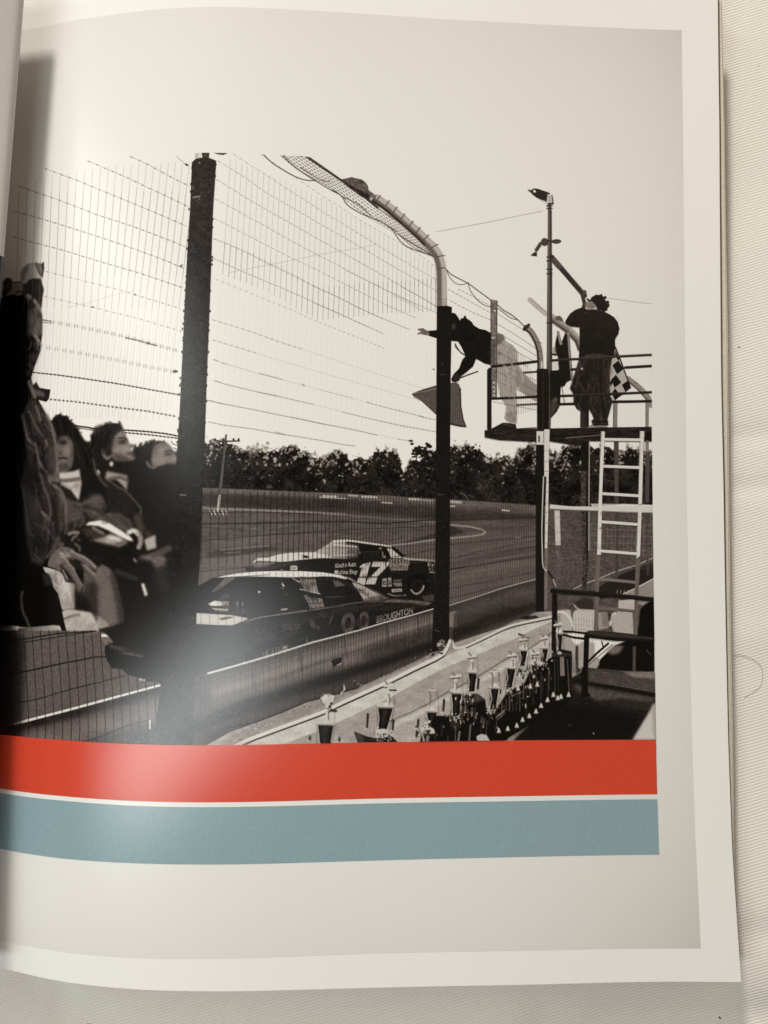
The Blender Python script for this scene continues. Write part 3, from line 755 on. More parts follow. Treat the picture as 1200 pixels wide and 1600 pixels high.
# standing man with the raised arm
MAN = A6((30, 500), (60, 300), (110, 310), (130, 340), (240, 330), (225, 230), (290, 150), (380, 140), (440, 150), (455, 150), (450, 280), (430, 310), (455, 420), (440, 490), (425, 640), (440, 690), (438, 900),
         (420, 1060), (385, 1150), (345, 1270), (325, 1340), (345, 1410)) + B6((370, 10), (410, 50), (525, 62), (510, 150), (482, 185), (400, 165), (450, 260), (520, 390), (570, 540), (600, 740), (612, 960), (640, 1090),
         (690, 1230), (695, 1430), (690, 1560)) + E6((690, 150), (610, 290), (590, 380), (700, 365), (790, 420), (960, 520), (1008, 572), (1000, 690), (870, 600), (870, 770), (845, 850), (790, 740), (700, 730), (640, 620),
         (440, 560), (560, 800), (605, 850), (690, 1235), (300, 1180), (-200, 1180)) + [(-30, 980), (-30, 470)]
poly(MAN, 27, 1, .4)
# head and face behind the arm
poly(A6((65, 310), (110, 315), (140, 350), (240, 335), (245, 400), (240, 470), (190, 485), (150, 470), (110, 480), (60, 480)), 150, 1, 1.2); poly(A6((40, 320), (90, 298), (130, 320), (120, 420), (60, 480), (20, 480)), 40, 1, 2)
line(A6((180, 440), (225, 440)), 1.5, 70, .8, .8)
# fist
poly(A6((218, 262), (230, 205), (262, 170), (300, 148), (380, 140), (432, 160), (440, 200), (448, 280), (430, 308), (380, 305), (330, 312), (262, 360), (222, 330)), 188, 1, .8, True)
poly(A6((215, 260), (240, 195), (290, 160), (300, 200), (260, 280), (250, 350), (222, 330)), 112, .8, 2.2); line(A6((380, 150), (400, 220), (430, 265)), 2.4, 78, .9, .7); line(A6((452, 140), (455, 200), (440, 275)), 1.8, 62, .9, .5)
poly(A6((395, 150), (440, 145), (440, 260), (410, 220)), 88, .7, 1); poly(A6((310, 170), (375, 160), (400, 250), (330, 290)), 205, .5, 2)
# sleeve
poly(A6((245, 400), (300, 320), (360, 308), (420, 312), (458, 420), (445, 490), (430, 640), (400, 600), (350, 525), (300, 480), (240, 470)), 58, 1, 1); poly(A6((270, 470), (320, 480), (380, 560), (425, 650), (436, 760), (435, 900), (360, 910), (285, 890), (300, 600)), 104, 1, 2.4)
line(A6((330, 500), (330, 600), (380, 580)), 3.4, 52, .8, 1.4); line(A6((290, 480), (320, 500)), 3, 190, .8, 1.2); line(A6((360, 530), (420, 625)), 2.6, 178, .9, .9); poly(A6((300, 620), (370, 640), (350, 760), (300, 800)), 122, .6, 4); poly(A6((385, 640), (430, 660), (430, 740), (395, 720)), 66, .8, 2)
line(A6((370, 905), (400, 950), (425, 1000)), 3.2, 170, .9, 1.2); poly(A6((280, 920), (370, 920), (420, 1010), (415, 1070), (300, 1080)), 34, .9, 2); poly(A6((290, 1080), (410, 1080), (370, 1180), (300, 1180)), 74, .8, 3); poly(A6((270, 1250), (320, 1260), (320, 1320), (280, 1310)), 92, .7, 2.4); line(A6((310, 1200), (335, 1230)), 3, 78, .8, 2)
# flap on the shoulder
poly(A6((315, 1440), (345, 1420), (378, 1375), (412, 1440), (525, 1460), (508, 1560), (483, 1585), (420, 1560), (360, 1530), (340, 1490)), 44, 1, .4); poly(A6((330, 1455), (420, 1470), (470, 1500), (460, 1540), (370, 1515)), 100, .9, 1.4); line(A6((305, 1380), (340, 1470), (365, 1540)), 3.4, 128, .8, 1.4)
# jacket and its folds
JACK = B6((220, 330), (330, 120), (380, 165), (450, 260), (520, 390), (570, 540), (600, 740), (612, 960), (640, 1090), (690, 1230), (695, 1430), (690, 1560)) + E6((690, 150), (610, 290), (580, 430), (500, 470), (430, 560), (330, 520), (280, 300), (260, 100)) + B6((250, 1250), (225, 1050), (280, 700))
poly(JACK, 58, 1, 2)
texture(JACK, 2.2, 6, 63)
for pts, w_, t, b_ in [(((240, 330), (270, 480), (300, 580), (380, 640), (400, 780), (440, 860), (500, 950), (530, 1030), (590, 1075)), 4.4, 142, 1.2), (((590, 1075), (650, 1130), (690, 1240), (690, 1350)), 3, 150, 1.0),
                      (((380, 240), (410, 330), (430, 420), (470, 540), (490, 640)), 3.6, 138, 1.1), (((490, 330), (540, 440), (580, 570), (602, 740), (604, 900)), 4, 140, 1.8), (((300, 290), (350, 380), (380, 450), (460, 550)), 3.4, 124, 1.1),
                      (((330, 400), (350, 520), (370, 620)), 2.4, 116, 1), (((400, 780), (420, 940), (470, 1100), (520, 1250), (540, 1500)), 3, 112, 1.2), (((225, 1030), (255, 1180), (290, 1400), (300, 1560)), 2.6, 108, 1),
                      (((520, 960), (560, 1000), (600, 1000)), 4, 128, 1.6), (((560, 980), (600, 900)), 4, 122, 1.8), (((450, 1350), (500, 1430), (530, 1500)), 2.4, 124, 1), (((600, 1100), (640, 1250), (640, 1500)), 3, 100, 2.4), (((690, 1300), (695, 1450), (680, 1560)), 2.6, 118, .9)]:
    line(B6(*pts), w_ * .6, t - 16, .62, b_, True, w_ * .3)
for pts, w_ in [(((290, 330), (330, 480), (350, 600)), 5), (((430, 420), (475, 560)), 4.5), (((410, 640), (440, 760), (480, 880)), 6), (((430, 900), (500, 960)), 4), (((360, 560), (420, 640), (450, 760)), 4), (((230, 700), (300, 900), (400, 1000)), 14), (((400, 1150), (450, 1300), (530, 1450)), 6), (((300, 1000), (380, 1200), (420, 1400)), 9), (((550, 1180), (580, 1350), (600, 1560)), 4), (((360, 760), (380, 980), (430, 1120)), 7)]:
    line(B6(*pts), w_ * .8, 34, .6, 2.0, True, w_ * .4)
poly(B6((280, 1130), (400, 1180), (430, 1250), (410, 1400), (310, 1420)), 92, .55, 5); poly(B6((500, 560), (580, 700), (595, 900), (520, 900)), 92, .5, 4)
line(E6((440, 0), (540, 110), (520, 240)), 2.4, 112, .7, 1, True); line(E6((290, 60), (310, 180), (330, 240)), 2.2, 92, .8, 1, True); line(E6((540, 60), (530, 300), (500, 460)), 2.4, 34, .8, 1); line(E6((610, 280), (560, 400), (500, 460)), 3.4, 84, .8, 1.4); poly(E6((300, 200), (480, 260), (480, 460), (330, 460)), 36, .7, 5)
line(B6((150, 600), (190, 900), (230, 1050)), 2.2, 50, .7, 1)
# hanging hand: knuckles lit from above, fingers hanging into shade
H_BACK = E6((520, 480), (560, 430), (600, 385), (650, 362), (700, 366), (742, 382), (790, 425), (800, 470), (740, 520), (700, 540), (650, 560), (560, 580), (500, 560))
H_F1 = E6((740, 385), (790, 425), (880, 462), (960, 520), (1008, 572), (1000, 602), (975, 600), (930, 575), (870, 530), (800, 495), (740, 470))
H_F2 = E6((840, 530), (890, 545), (930, 580), (1000, 650), (1000, 690), (965, 688), (910, 640), (860, 590))
H_F3 = E6((620, 450), (680, 480), (720, 530), (770, 575), (795, 645), (830, 700), (868, 768), (850, 800), (838, 850), (815, 810), (780, 740), (740, 680), (700, 620), (640, 560))
H_T = E6((600, 560), (660, 600), (700, 660), (712, 705), (702, 732), (680, 722), (655, 650), (610, 610), (560, 580))
for h_ in (H_BACK, H_F1, H_F2, H_F3, H_T):
    poly(h_, 104, 1, .6, True)
masked(H_BACK, lambda: (ell(101, 866, 9, 3.4, 168, .8, 1.6, .25), ell(92, 876, 6, 6, 122, .6, 2), ell(100, 885, 9, 4, 62, .7, 2), line(E6((640, 400), (690, 440)), 1.2, 70, .5, .8)))
masked(H_F1, lambda: (line(E6((745, 392), (800, 428), (885, 468), (962, 524), (1000, 568)), 1.8, 186, .9, .8, True), line(E6((760, 480), (870, 540), (960, 600)), 2.0, 54, .8, 1.0), ell(133, 875, 3, 1.4, 70, .4, .8, .6)))
masked(H_F2, lambda: (line(E6((890, 552), (940, 598), (1000, 655)), 1.6, 158, .8, .7), line(E6((860, 590), (915, 645), (965, 690)), 1.8, 60, .8, .9)))
masked(H_F3, lambda: (line(E6((640, 455), (690, 485), (730, 535), (778, 580), (800, 650)), 2.0, 178, .9, .9, True), line(E6((805, 660), (835, 705), (866, 768)), 1.5, 146, .8, .7), line(E6((640, 560), (700, 625), (745, 690), (800, 790)), 2.4, 58, .8, 1.2), ell(116.5, 888, 2.4, 1.6, 196, .7, .7)))
masked(H_T, lambda: (line(E6((640, 610), (690, 715)), 2.6, 66, .8, 1.0), line(E6((660, 600), (704, 690)), 1.2, 132, .7, .6)))
poly(E6((700, 475), (790, 500), (850, 545), (880, 600), (840, 610), (790, 590), (740, 540)), 44, .92, 1.0)
poly(E6((770, 810), (900, 850), (930, 900), (900, 1010), (785, 1000)), 34, .8, 2.5); poly(E6((620, 310), (670, 320), (660, 370), (600, 380)), 96, .9, 1.6)
# dark trousers, the little ledge
poly(E6((150, 700), (440, 640), (560, 800), (605, 850), (640, 1000), (690, 1235), (300, 1190), (150, 1190)), 25, 1, .6); poly(E6((440, 640), (520, 650), (550, 760), (470, 770)), 52, .9, 2)
line(E6((235, 830), (225, 900), (240, 1030), (280, 1120), (305, 1185)), 2.6, 74, .85, .9, True)
poly(E6((190, 1212), (400, 1192), (560, 1178), (625, 1182), (645, 1235), (400, 1238), (190, 1240)), 150, 1, .6, grad=((28, 980), 70, (96, 978), 190))
poly([(-30, 984), (28, 984), (40, 1000), (34, 1160), (-30, 1160)], 30, .75, 6)
poly([(-30, 560), (22, 560), (26, 700), (20, 985), (-30, 985)], 16, .8, 5)

# ---- second pass: cloth creases, loose hair, soft focus
random.seed(23)
folds(JACK, 26, 1.35, 26, (104, 96, 38, 36), (.8, 2.0), .45, .9); masked(JACK, lambda: (line(B6((560, 470), (590, 620), (606, 800), (606, 1000)), 3.5, 122, .6, 2, True), line(B6((640, 1150), (690, 1280), (695, 1450)), 3, 110, .6, 1.8, True), line(B6((250, 800), (300, 1100), (330, 1500)), 10, 40, .5, 5, True)))
folds(B6((230, 1050), (400, 1100), (560, 1200), (690, 1280), (690, 1560)) + E6((600, 300), (500, 460), (330, 520), (270, 200)), 12, 1.1, 24, (92, 84, 36, 40), (.8, 2), .4, 1.2)
folds(B6((700, 1190), (830, 1240), (1060, 1160), (1120, 1310), (960, 1425), (860, 1480), (700, 1560)), 22, .5, 18, (112, 100, 44, 40), (1, 3), .45, 1.4)
folds(W5((520, 600), (650, 680), (790, 815), (820, 960), (822, 1070), (745, 880), (560, 850)), 26, 1.0, 18, (84, 70, 28, 30), (.9, 2.4), .5, 1.0)
folds(KNEE, 22, -.2, 18, (206, 200, 150, 140), (.9, 2.4), .45, 1.0); folds(E6((440, 575), (650, 640), (778, 720), (775, 1010), (650, 1022), (540, 760)), 30, 1.2, 18, (208, 200, 150, 132), (.9, 2.4), .5, 1.0)
folds(LEGS, 30, 1.3, 22, (116, 106, 70, 64), (1, 3), .4, 1.4); masked(LEGS, lambda: (line(K5((470, 545), (520, 700), (545, 980)), 16, 120, .5, 5, True), line(K5((590, 610), (640, 780), (660, 960)), 5, 60, .7, 3), line(K5((420, 700), (410, 900)), 9, 44, .7, 5))); folds(BAG, 26, .4, 14, (70, 58, 24), (.8, 2), .45, .8)
folds(A6((245, 470), (430, 490), (440, 700), (436, 900), (420, 1060), (290, 1180), (280, 900), (300, 600)), 34, 1.25, 18, (134, 118, 50, 44), (.8, 2.2), .55, .8)
# hair
strands(B6((530, 400), (570, 340), (630, 308), (645, 340), (700, 325), (722, 370), (780, 420), (830, 500), (890, 600), (940, 720)), 16, 44, 3, (.6, -1), 1.4, .4, .6, .7)
strands(W5((408, 330), (410, 255), (440, 215), (470, 188), (520, 165), (580, 155), (640, 160), (662, 205)), 30, 60, 3, (-.6, -1), 1.6, .4, .6, .8)
strands(W5((750, 345), (800, 335), (860, 312), (900, 298), (940, 293), (985, 300)), 10, 50, 2, (0, -1), .9, .7, .7)
masked(B6((530, 400), (630, 308), (722, 370), (830, 500), (940, 720), (980, 860), (850, 880), (760, 740), (740, 570), (620, 550), (560, 480)), lambda: [line([(x, y), (x + 5, y + 14), (x + 6, y + 26)], 1.1, random.choice((52, 46, 24, 22)), .6, .5, True) for x, y in [(random.uniform(80, 145), random.uniform(646, 730)) for _ in range(90)]])
masked(W5((410, 255), (470, 188), (580, 155), (662, 205), (600, 260), (575, 400), (540, 430), (560, 480), (500, 560), (415, 370)), lambda: [line([(x, y), (x - 4, y + 6), (x - 5, y + 13)], 1.1, random.choice((58, 50, 24, 22)), .6, .5, True) for x, y in [(random.uniform(142, 190), random.uniform(660, 735)) for _ in range(80)]])
# faces: broad light and shade
poly(B6((600, 600), (640, 560), (700, 552), (742, 590), (760, 690), (752, 800), (700, 880), (640, 880), (606, 800)), 100, .8, 2); ell(106, 704, 6, 10, 140, .65, 3, .15); ell(102, 684.5, 6, 1.8, 104, .7, 1.2); ell(98, 691.5, 7, 3.6, 40, .8, 1.4, .1);  ell(94, 709, 2.4, 2, 52, .7, 1.0); line([(92, 716.5), (99, 715.5), (105, 716.5)], 1.6, 46, .8, .7); ell(99, 721.5, 4, 1.6, 132, .5, 1.0); ell(112, 708, 2.4, 14, 66, .55, 2); ell(100, 728, 8, 3.4, 58, .6, 2); poly(B6((585, 560), (610, 545), (640, 552), (610, 580), (596, 640)), 40, .8, 1.0)
ell(187, 683, 5.4, 10, 148, .4, 3); ell(191, 689.5, 4.4, 2, 52, .75, 1.2, .15); line([(185, 685), (193, 684), (198, 686.5)], 1.4, 44, .75, .6); ell(183, 702, 6, 4, 152, .45, 2); ell(203, 701, 4, 3.4, 158, .5, 1.4); ell(207, 713, 3.2, 1.3, 66, .7, .8); ell(192, 717, 12, 2.4, 66, .6, 2, .06); ell(179, 690, 3.4, 12, 84, .55, 2.2)
ell(252, 703, 9, 6, 158, .45, 3, .3); ell(264, 709, 4.4, 2, 60, .75, 1.2, .1); line([(258, 705), (266, 704), (271, 706)], 1.3, 54, .7, .6); ell(272, 716, 2.6, 2.2, 170, .5, 1); ell(248, 722, 10, 3, 140, .4, 2); ell(243, 702, 4, 9, 84, .5, 2.4)
for w__ in ([(84, 660), (150, 655), (290, 690), (290, 990), (110, 990), (104, 830), (96, 764), (90, 700)],):
    soften(w__, .95)
soften([(66, 640), (92, 700), (104, 800), (100, 850), (60, 880), (30, 800), (30, 650)], .5); 
soften([(30, 405), (70, 405), (70, 600), (50, 620), (30, 600)], .7)
# ---- fence wires
R_TOP = lambda x: np.interp(x, [20, 68, 135, 200, 290, 700], [290, 262, 250, 243, 239, 239])


def row(pts, t=120, a=.5, w_=.9, dots=None, dt=95, da=.8, dw=1.7, dl=None, double=False):
    if a:
        line(pts, w_, t, a)
    if dots:
        p = np.array(pts); x = p[0, 0] + .3 * dots
        while x < p[-1, 0]:
            y = np.interp(x, p[:, 0], p[:, 1]); f = dots * (1 - .25 * (x - p[0, 0]) / 250) if dots > 9 else dots
            if double:
                for dx in (-2, 2):
                    line([(x + dx, y - 2.6), (x + dx - .2, y - .6)], 1.5, dt, da); line([(x + dx, y + .6), (x + dx - .2, y + 2.4)], 1.5, dt, da)
            else:
                line([(x - .6, y - .2), (x + .8, y + .3)], dw, dt, da)
            x += f


# left panel against the sky
rows_l = [[(202, 244), (233, 258), (269, 278), (296, 291)], [(136, 251), (161.6, 262), (199, 278), (233.6, 294.6), (267, 310), (294, 323)], [(68.6, 263), (120, 282), (171, 303), (220, 323), (265, 342), (292, 354)],
          [(29, 291), (90, 312), (155, 337), (205, 353), (263, 375), (290, 386)], [(22, 330), (61.6, 341), (126, 361), (190, 382), (261, 408), (288, 420)], [(20, 369.6), (47, 377.5), (98, 391), (163, 411), (212, 425), (260, 441), (286, 450)],
          [(70, 424), (123, 437), (186, 453), (258, 475), (284, 483)], [(68, 463), (130, 477), (209, 496), (284, 518)]]
for i, r in enumerate(rows_l):
    row(r, 125, .55 if i < 6 else .25, .9, 12.4, 95, .7 if i < 6 else .45, 1.8)
xk = 29.0; sp = 12.9
while xk < 300:
    lean = np.interp(xk, [30, 240, 300], [-.02, -.11, -.12]); y0 = R_TOP(xk) + 12 + 6 * random.random()
    f = lambda y: xk + lean * (y - 320)
    for (ya, yb, al) in ((y0, 300, .38), (300, 430, .66), (430, 480, .42), (480, 560, .24), (560, 640, .24), (640, 655, .25)):
        if yb > ya:
            line([(f(ya), ya), (f(yb), yb)], 1.0, 140, al)
    for (ya, yb) in ((500, 640),):
        line([(f(ya) + 6, ya), (f(yb) + 5.6, yb)], .8, 150, .16)
    if xk < 230:
        line([(f(640) + 6, 640), (f(652) + 6, 652)], 1.0, 130, .25)
    xk += sp; sp = max(10.4, sp - .105)
line([(106, 481), (150, 470), (178, 461), (210, 454)], .8, 150, .35); ell(145, 480, 2.6, 1.2, 70, .8, .3); ell(211, 460.5, 2, 1.1, 75, .8, .3)
row([(66, 501), (82, 503.5), (120, 510), (178, 522), (215, 531), (240, 538), (280, 549)], 120, .25, .8, 12.6, 125, .6, 1.6, double=True)
line([(66, 500), (80, 502)], 1.4, 70, .8); line([(66, 504), (80, 505)], 1.2, 80, .7); line([(196, 528), (215, 532), (232, 537), (245, 540)], 1.8, 68, .8); ell(232, 536.5, 2.6, 1.7, 45, 1, .3)
row([(72, 543), (120, 551), (178, 562), (230, 573), (276, 582)], 130, .15, .8, 12.6, 135, .55, 1.6, double=True); ell(274, 580.5, 4, 2.2, 55, .95, .4)
row([(52, 582), (90, 586), (130, 591.5), (180, 599), (230, 608), (283, 617.5)], 80, .8, 1.5, 6.4, 60, .8, 2.4)
row([(78, 624), (120, 628), (178, 636), (230, 642.5), (276, 651)], 120, .3, .9, 6.4, 95, .85, 2.8)
line([(115, 664), (122, 666), (138, 668), (152, 671), (165, 672)], 2.6, 52, .95); line([(115, 668), (150, 673)], 1.4, 60, .8)
row([(193, 672), (205, 672.6), (230, 674.4), (258, 677.5), (279, 681.5)], 46, .95, 1.8, 6, 42, .9, 2.6); row([(195, 676), (230, 679), (258, 682.5), (279, 685)], 60, .75, 1.2, 6, 52, .9, 2.4)
line([(268, 690), (271, 694), (278, 696)], 1.6, 95, .8); line([(272, 700), (279, 704)], 1.6, 95, .8)
# right panel against the sky
rows_r = [([(406, 241), (422, 251), (459, 276), (487, 295), (507.5, 309), (528, 321), (560, 343), (600, 366), (650, 395), (686, 421)], 165, .3), ([(363.5, 240), (389, 257), (415, 273), (438, 288.5), (483, 317), (510, 335), (528, 345), (565, 368), (610, 396), (686, 440)], 150, .4),
          ([(340, 251), (348, 256), (366, 267), (383, 278), (417, 302), (447, 319), (469, 332), (496, 348), (530, 367), (570, 390), (620, 420), (686, 457)], 140, .45), ([(337.6, 280.6), (355.6, 291), (381.5, 307.6), (406, 322), (431, 336), (462.5, 354), (496, 373), (528, 391), (580, 420), (630, 449), (686, 481)], 135, .5),
          ([(335, 311), (353, 319.6), (389.5, 340), (417.6, 355), (456, 377), (498.6, 400), (529, 414.6), (541, 422), (600, 452), (650, 475), (686, 491)], 140, .45), ([(334, 341), (352, 350), (379, 364), (404, 377), (447, 399), (485, 417), (529, 439), (570, 460), (610, 480), (650, 497)], 140, .4),
          ([(333, 373), (350, 379), (386, 395), (417.6, 411), (462.6, 432.6), (488, 446), (529, 465), (560, 481), (598, 498), (640, 515)], 110, .55), ([(332, 403), (377, 423.6), (404, 435), (435.6, 448), (474, 465), (529, 490), (560, 504), (600, 522)], 115, .5), ([(336, 436), (386, 456), (458, 485.5), (485, 498), (530, 516), (600, 544)], 170, .2)]
for i, (r, t, a) in enumerate(rows_r):
    row(r, t, a, .85, None)
    p = np.array(r); x = p[0, 0] + 3; s_ = 9.4
    while x < p[-1, 0]:
        y = np.interp(x, p[:, 0], p[:, 1]); line([(x - .6, y - .3), (x + .6, y + .3)], 1.5, 135, .5); x += s_; s_ = max(4.2, s_ - .045 * s_ / 4)
for r, t in (([(488, 446), (529, 465), (560, 481), (598, 498)], 92), ([(541, 422.5), (600, 452), (640, 472), (652, 478)], 92), ([(612, 461), (650, 480), (662, 487)], 92), ([(628, 449), (660, 466), (682, 480)], 92), ([(490, 474), (530, 490), (574, 511)], 105)):
    line(r, .9, t + 15, .4)
xk = 350.0; sp = 9.4
while xk < 690:
    lean = np.interp(xk, [340, 520, 690], [-.07, -.03, .0]); f = lambda y: xk + lean * (y - 400)
    yt = np.interp(xk, [340, 440, 500, 560, 690], [245, 285, 310, 345, 425])
    yb = np.interp(xk, [340, 420, 500, 600, 690], [425, 455, 500, 490, 485])
    line([(f(yt), yt), (f(yb - 40), yb - 40)], .9, 150, .42); line([(f(yb - 50), yb - 50), (f(yb), yb)], .9, 120, .6 if xk > 470 or xk < 400 else .42)
    line([(f(yb), yb), (f(670), 670)], .8, 175, .12)
    xk += sp; sp = max(4.2, sp - .075)
for r, t, a, d in (([(332, 500), (360, 508), (400, 521), (434, 534), (470, 545)], 170, .0, 9), ([(332, 531), (352, 537), (398, 551)], 170, 0, 9), ([(332, 562), (353, 569), (380, 577), (404, 584), (420, 588), (442, 593)], 140, .25, 0), ([(500, 609), (530, 617), (550, 622)], 150, .4, 0), ([(574, 629), (600, 636), (640, 646), (662, 652), (683, 657)], 110, .3, 6),
                  ([(336, 595), (353, 601), (400, 612), (430, 618), (455, 624), (490, 632)], 135, .35, 5), ([(535, 644), (560, 650), (585, 656), (620, 664), (640, 668), (683, 675)], 120, .3, 5), ([(326, 626), (348, 631), (400, 641), (434, 648), (470, 655), (510, 663.5), (550, 671), (590, 680)], 115, .5, 5), ([(325, 659), (350, 664.5), (400, 671), (435, 678), (464, 682), (500, 688), (538, 695), (556, 697)], 115, .5, 5), ([(622, 686), (645, 690)], 130, .1, 5)):
    row(r, t, max(a, .22), 1.0, d or None, 110, .5, 1.5)
for (x0, y0, x1, y1, w_) in ((335, 562, 340, 564, 2), (347, 567, 353, 569, 1.5), (405, 583, 441, 593, 1.2), (473, 601, 475.5, 603, 3), (573, 628.5, 577, 630, 1.8), (656, 650, 662, 652, 2.2), (326, 625.5, 348, 631, 1.4), (336, 595, 344, 597.5, 1.5), (403, 613, 432, 619, 1.4), (430, 675, 445, 679, 1.6), (455, 652, 508, 663.5, 1.2)):
    line([(x0, y0), (x1, y1)], w_ * .8, 110, .55)
ell(677.5, 577, 1.4, 1.2, 70, .9, .3)
for r in ([(330, 499), (400, 521), (470, 545), (560, 575), (684, 614)], [(330, 531), (400, 552), (500, 582), (600, 610), (684, 634)], [(332, 562), (404, 584), (500, 609), (600, 636), (683, 657)], [(330, 594), (400, 612), (490, 632), (585, 656), (683, 675)], [(326, 626), (434, 648), (550, 671), (640, 690)]):
    line(r, .9, 150, .32)
# guy wires
line([(682, 362.5), (760, 348), (820, 335.5), (848, 330)], 1.0, 150, .75); row([(950, 466), (964, 468), (985, 471), (1018, 475)], 130, .55, 1.0)
line([(359, 426), (440, 410), (498, 398), (529, 393), (560, 388), (587, 382)], 1.0, 170, .55)
# mesh in front of the track, the cars and the wall
ROAD_OK = lambda x: 0
xk = 24.0
while xk < 270:
    t0 = 985 if xk < 160 else 1003
    line([(xk - .5, t0), (xk + 5.5, 1080), (xk + 8, 1135), (xk + 7, 1170)], 1.5, 40, .72)
    xk += 13.3
for r, w_ in (([(10, 1003), (40, 998), (90, 990), (150, 986)], 2.2), ([(10, 1008), (60, 1000), (110, 992), (145, 987)], 1.6), ([(14, 1054), (50, 1047), (100, 1036), (150, 1026.5), (165, 1026)], 2.6), ([(20, 1100), (60, 1092), (110, 1077), (160, 1065), (195, 1055)], 1.6), ([(118, 1163), (160, 1150), (200, 1133), (235, 1124)], 1.5)):
    line(r, w_, 38, .8)
line([(234.5, 1125), (234.5, 1138)], 2.2, 225)
xk = 316.0; sp = 13.6
while xk < 681:
    a_ = .55 if xk < 560 else .45
    yw = np.interp(xk, [300, 372, 490, 599, 678], [1060, 1039, 1003, 973, 951])
    ye = np.interp(xk, [300, 360, 480, 560, 680], [1165, 1142, 1096, 1075, 1020])
    line([(xk, np.interp(xk, [316, 540, 680], [764, 773, 781])), (xk - 1.5, 880)], 1.35, 40, min(1, a_ * 1.25))
    line([(xk - 1.5, 880), (xk - 2.5, yw - 3)], 1.1, 32, a_ * .55)
    j = random.uniform(-1.5, 1.5)
    line([(xk - 2.5, yw + 2), (xk - 2.5 + j, (yw + ye) / 2), (xk - 3 + j * 1.5, ye)], 1.1, 36, a_ * .85, 0, True)
    if random.random() < .6:
        line([(xk + sp * .4, yw + 8), (xk + sp * .4 - 1 + j, (yw + ye) / 2), (xk + sp * .4 - 2, ye)], .9, 36, a_ * .6)
    xk += sp; sp = max(4.6, sp - (.42 if xk < 480 else .28))
for r in ([(314, 801), (400, 800), (500, 803)], [(314, 845), (420, 836), (540, 828), (680, 822)], [(310, 893), (345, 890), (390, 886)], [(520, 870), (600, 873), (640, 866), (680, 858)], [(330, 904), (420, 898)]):
    line(r, 1.2, 42, .6)
line([(640, 880), (680, 876)], 1.2, 80, .4)
xk = 705.0
while xk < 838:
    line([(xk, np.interp(xk, [703, 838], [783, 791])), (xk + .3, np.interp(xk, [703, 838], [1003, 955]))], 1.1, 52, .5)
    xk += 3.55
for i in range(7):
    y = 815 + i * 17; line([(704, y), (838, y - 10 - i)], .9, 60, .3)
# fence wire strung low over the guard wall
line([(520, 1033), (570, 1020), (640, 1000), (676, 990)], 1.1, 60, .4)

for y in (786, 812, 832, 856, 880):
    line([(312, y + 8), (420, y + 3), (540, y), (680, y - 5)], 1.0, 46, .35)
poly([(699, 957), (712, 955), (714, 978), (708, 981), (699, 979)], 128); poly([(708, 981), (714, 978), (713, 957), (709, 958)], 84); line([(705, 981), (705, 1001)], 4, 74)
# ---- first dark post on the left
POST1 = [(300, 254), (306, 248.5), (315, 246.5), (326, 246.5), (338, 251.5), (337.5, 262), (333, 330), (330, 420), (327, 500), (323, 600), (320, 690), (316, 770), (313, 870), (308, 940), (304, 1030), (300, 1170), (240, 1170), (252, 1060),
         (262, 960), (268, 880), (272, 800), (276, 720), (281, 640), (285, 560), (288.5, 480), (292.5, 400), (297, 330)]
poly([(305, 239.5), (313, 239.5), (312, 250), (305, 250)], 196, 1, .2); poly([(315, 238.8), (327.5, 238.8), (326.5, 249), (317, 249)], 74); poly([(310, 240), (315, 240), (315, 249), (310, 249)], 225)
poly(POST1, 58, 1, .3, grad=((310, 300), 60, (300, 800), 36))
texture(POST1, 1.1, 9, 71); texture(POST1, 6, 4, 72)
for y in range(255, 690, 9):
    for s_ in (0, 1):
        if random.random() < .5:
            x = np.interp(y, [255, 690], [300, 277]) if s_ == 0 else np.interp(y, [255, 690], [337, 320]); ell(x + random.uniform(-1, 1), y + random.uniform(-4, 4), 1.1, 2.2, 60)
line([(302, 309), (312, 307)], 1.6, 150, .8, .4); line([(311, 312), (313, 308)], 1.2, 140, .8); ell(302, 294, 2.2, 3, 130, .5, .8); ell(312, 255, 1.6, 1.2, 170, .8, .4)
line([(282, 773), (290, 774)], 1.2, 150, .8, .3); line([(288, 652), (294, 653)], 1, 105, .8)
for _ in range(30):
    y = random.uniform(270, 700); x = np.interp(y, [255, 690], [318, 299]) + random.uniform(-14, 14); line([(x, y), (x + random.uniform(1, 3), y + random.uniform(-2, 2))], .8, 105, .5)
poly([(333, 239), (356, 239.5), (349, 242.5), (341, 241.5)], 66); poly([(290, 255), (295, 258), (293, 260), (289, 258)], 60); line([(276, 245), (290, 257)], 1, 120, .6)
poly([(279, 416), (286, 413), (284, 417)], 60)
# ---- second post: curved pipe with netting, rag
NET = [(436, 241), (476, 243), (530, 279), (584, 312), (640, 357), (688, 398), (676, 401), (640, 388), (610, 360), (575, 340), (540, 306), (500, 284), (460, 262)]
for k in range(7):
    t = k / 6.0
    a_ = np.array([(436, 241), (470, 268), (520, 296), (560, 328), (610, 358), (650, 386), (680, 400)]); b_ = np.array([(472, 243), (506, 266), (556, 297), (592, 322), (636, 358), (664, 380), (686, 397)])
    P_ = smooth_pts(a_ + (b_ - a_) * t, False, 40); s_ = np.concatenate([[0], np.cumsum(np.hypot(*np.diff(P_, axis=0).T))])
    at_ = lambda v: (np.interp(v, s_, P_[:, 0]), np.interp(v, s_, P_[:, 1]))
    v = (k % 2) * 3.1
    while v < s_[-1] - 3:
        line([at_(v), at_(v + 3.0)], 1.7, 74 + 30 * random.random(), .8 * (1 - .35 * v / s_[-1])); v += 6.2
line([(476, 242.5), (500, 259), (530, 280), (560, 300), (590, 325)], 4.2, 66, .95); poly([(435.5, 241), (477, 242.5), (473, 246), (455, 243)], 66)
line([(590, 326), (630, 352), (660, 376), (688, 398)], 2.0, 120, .8)
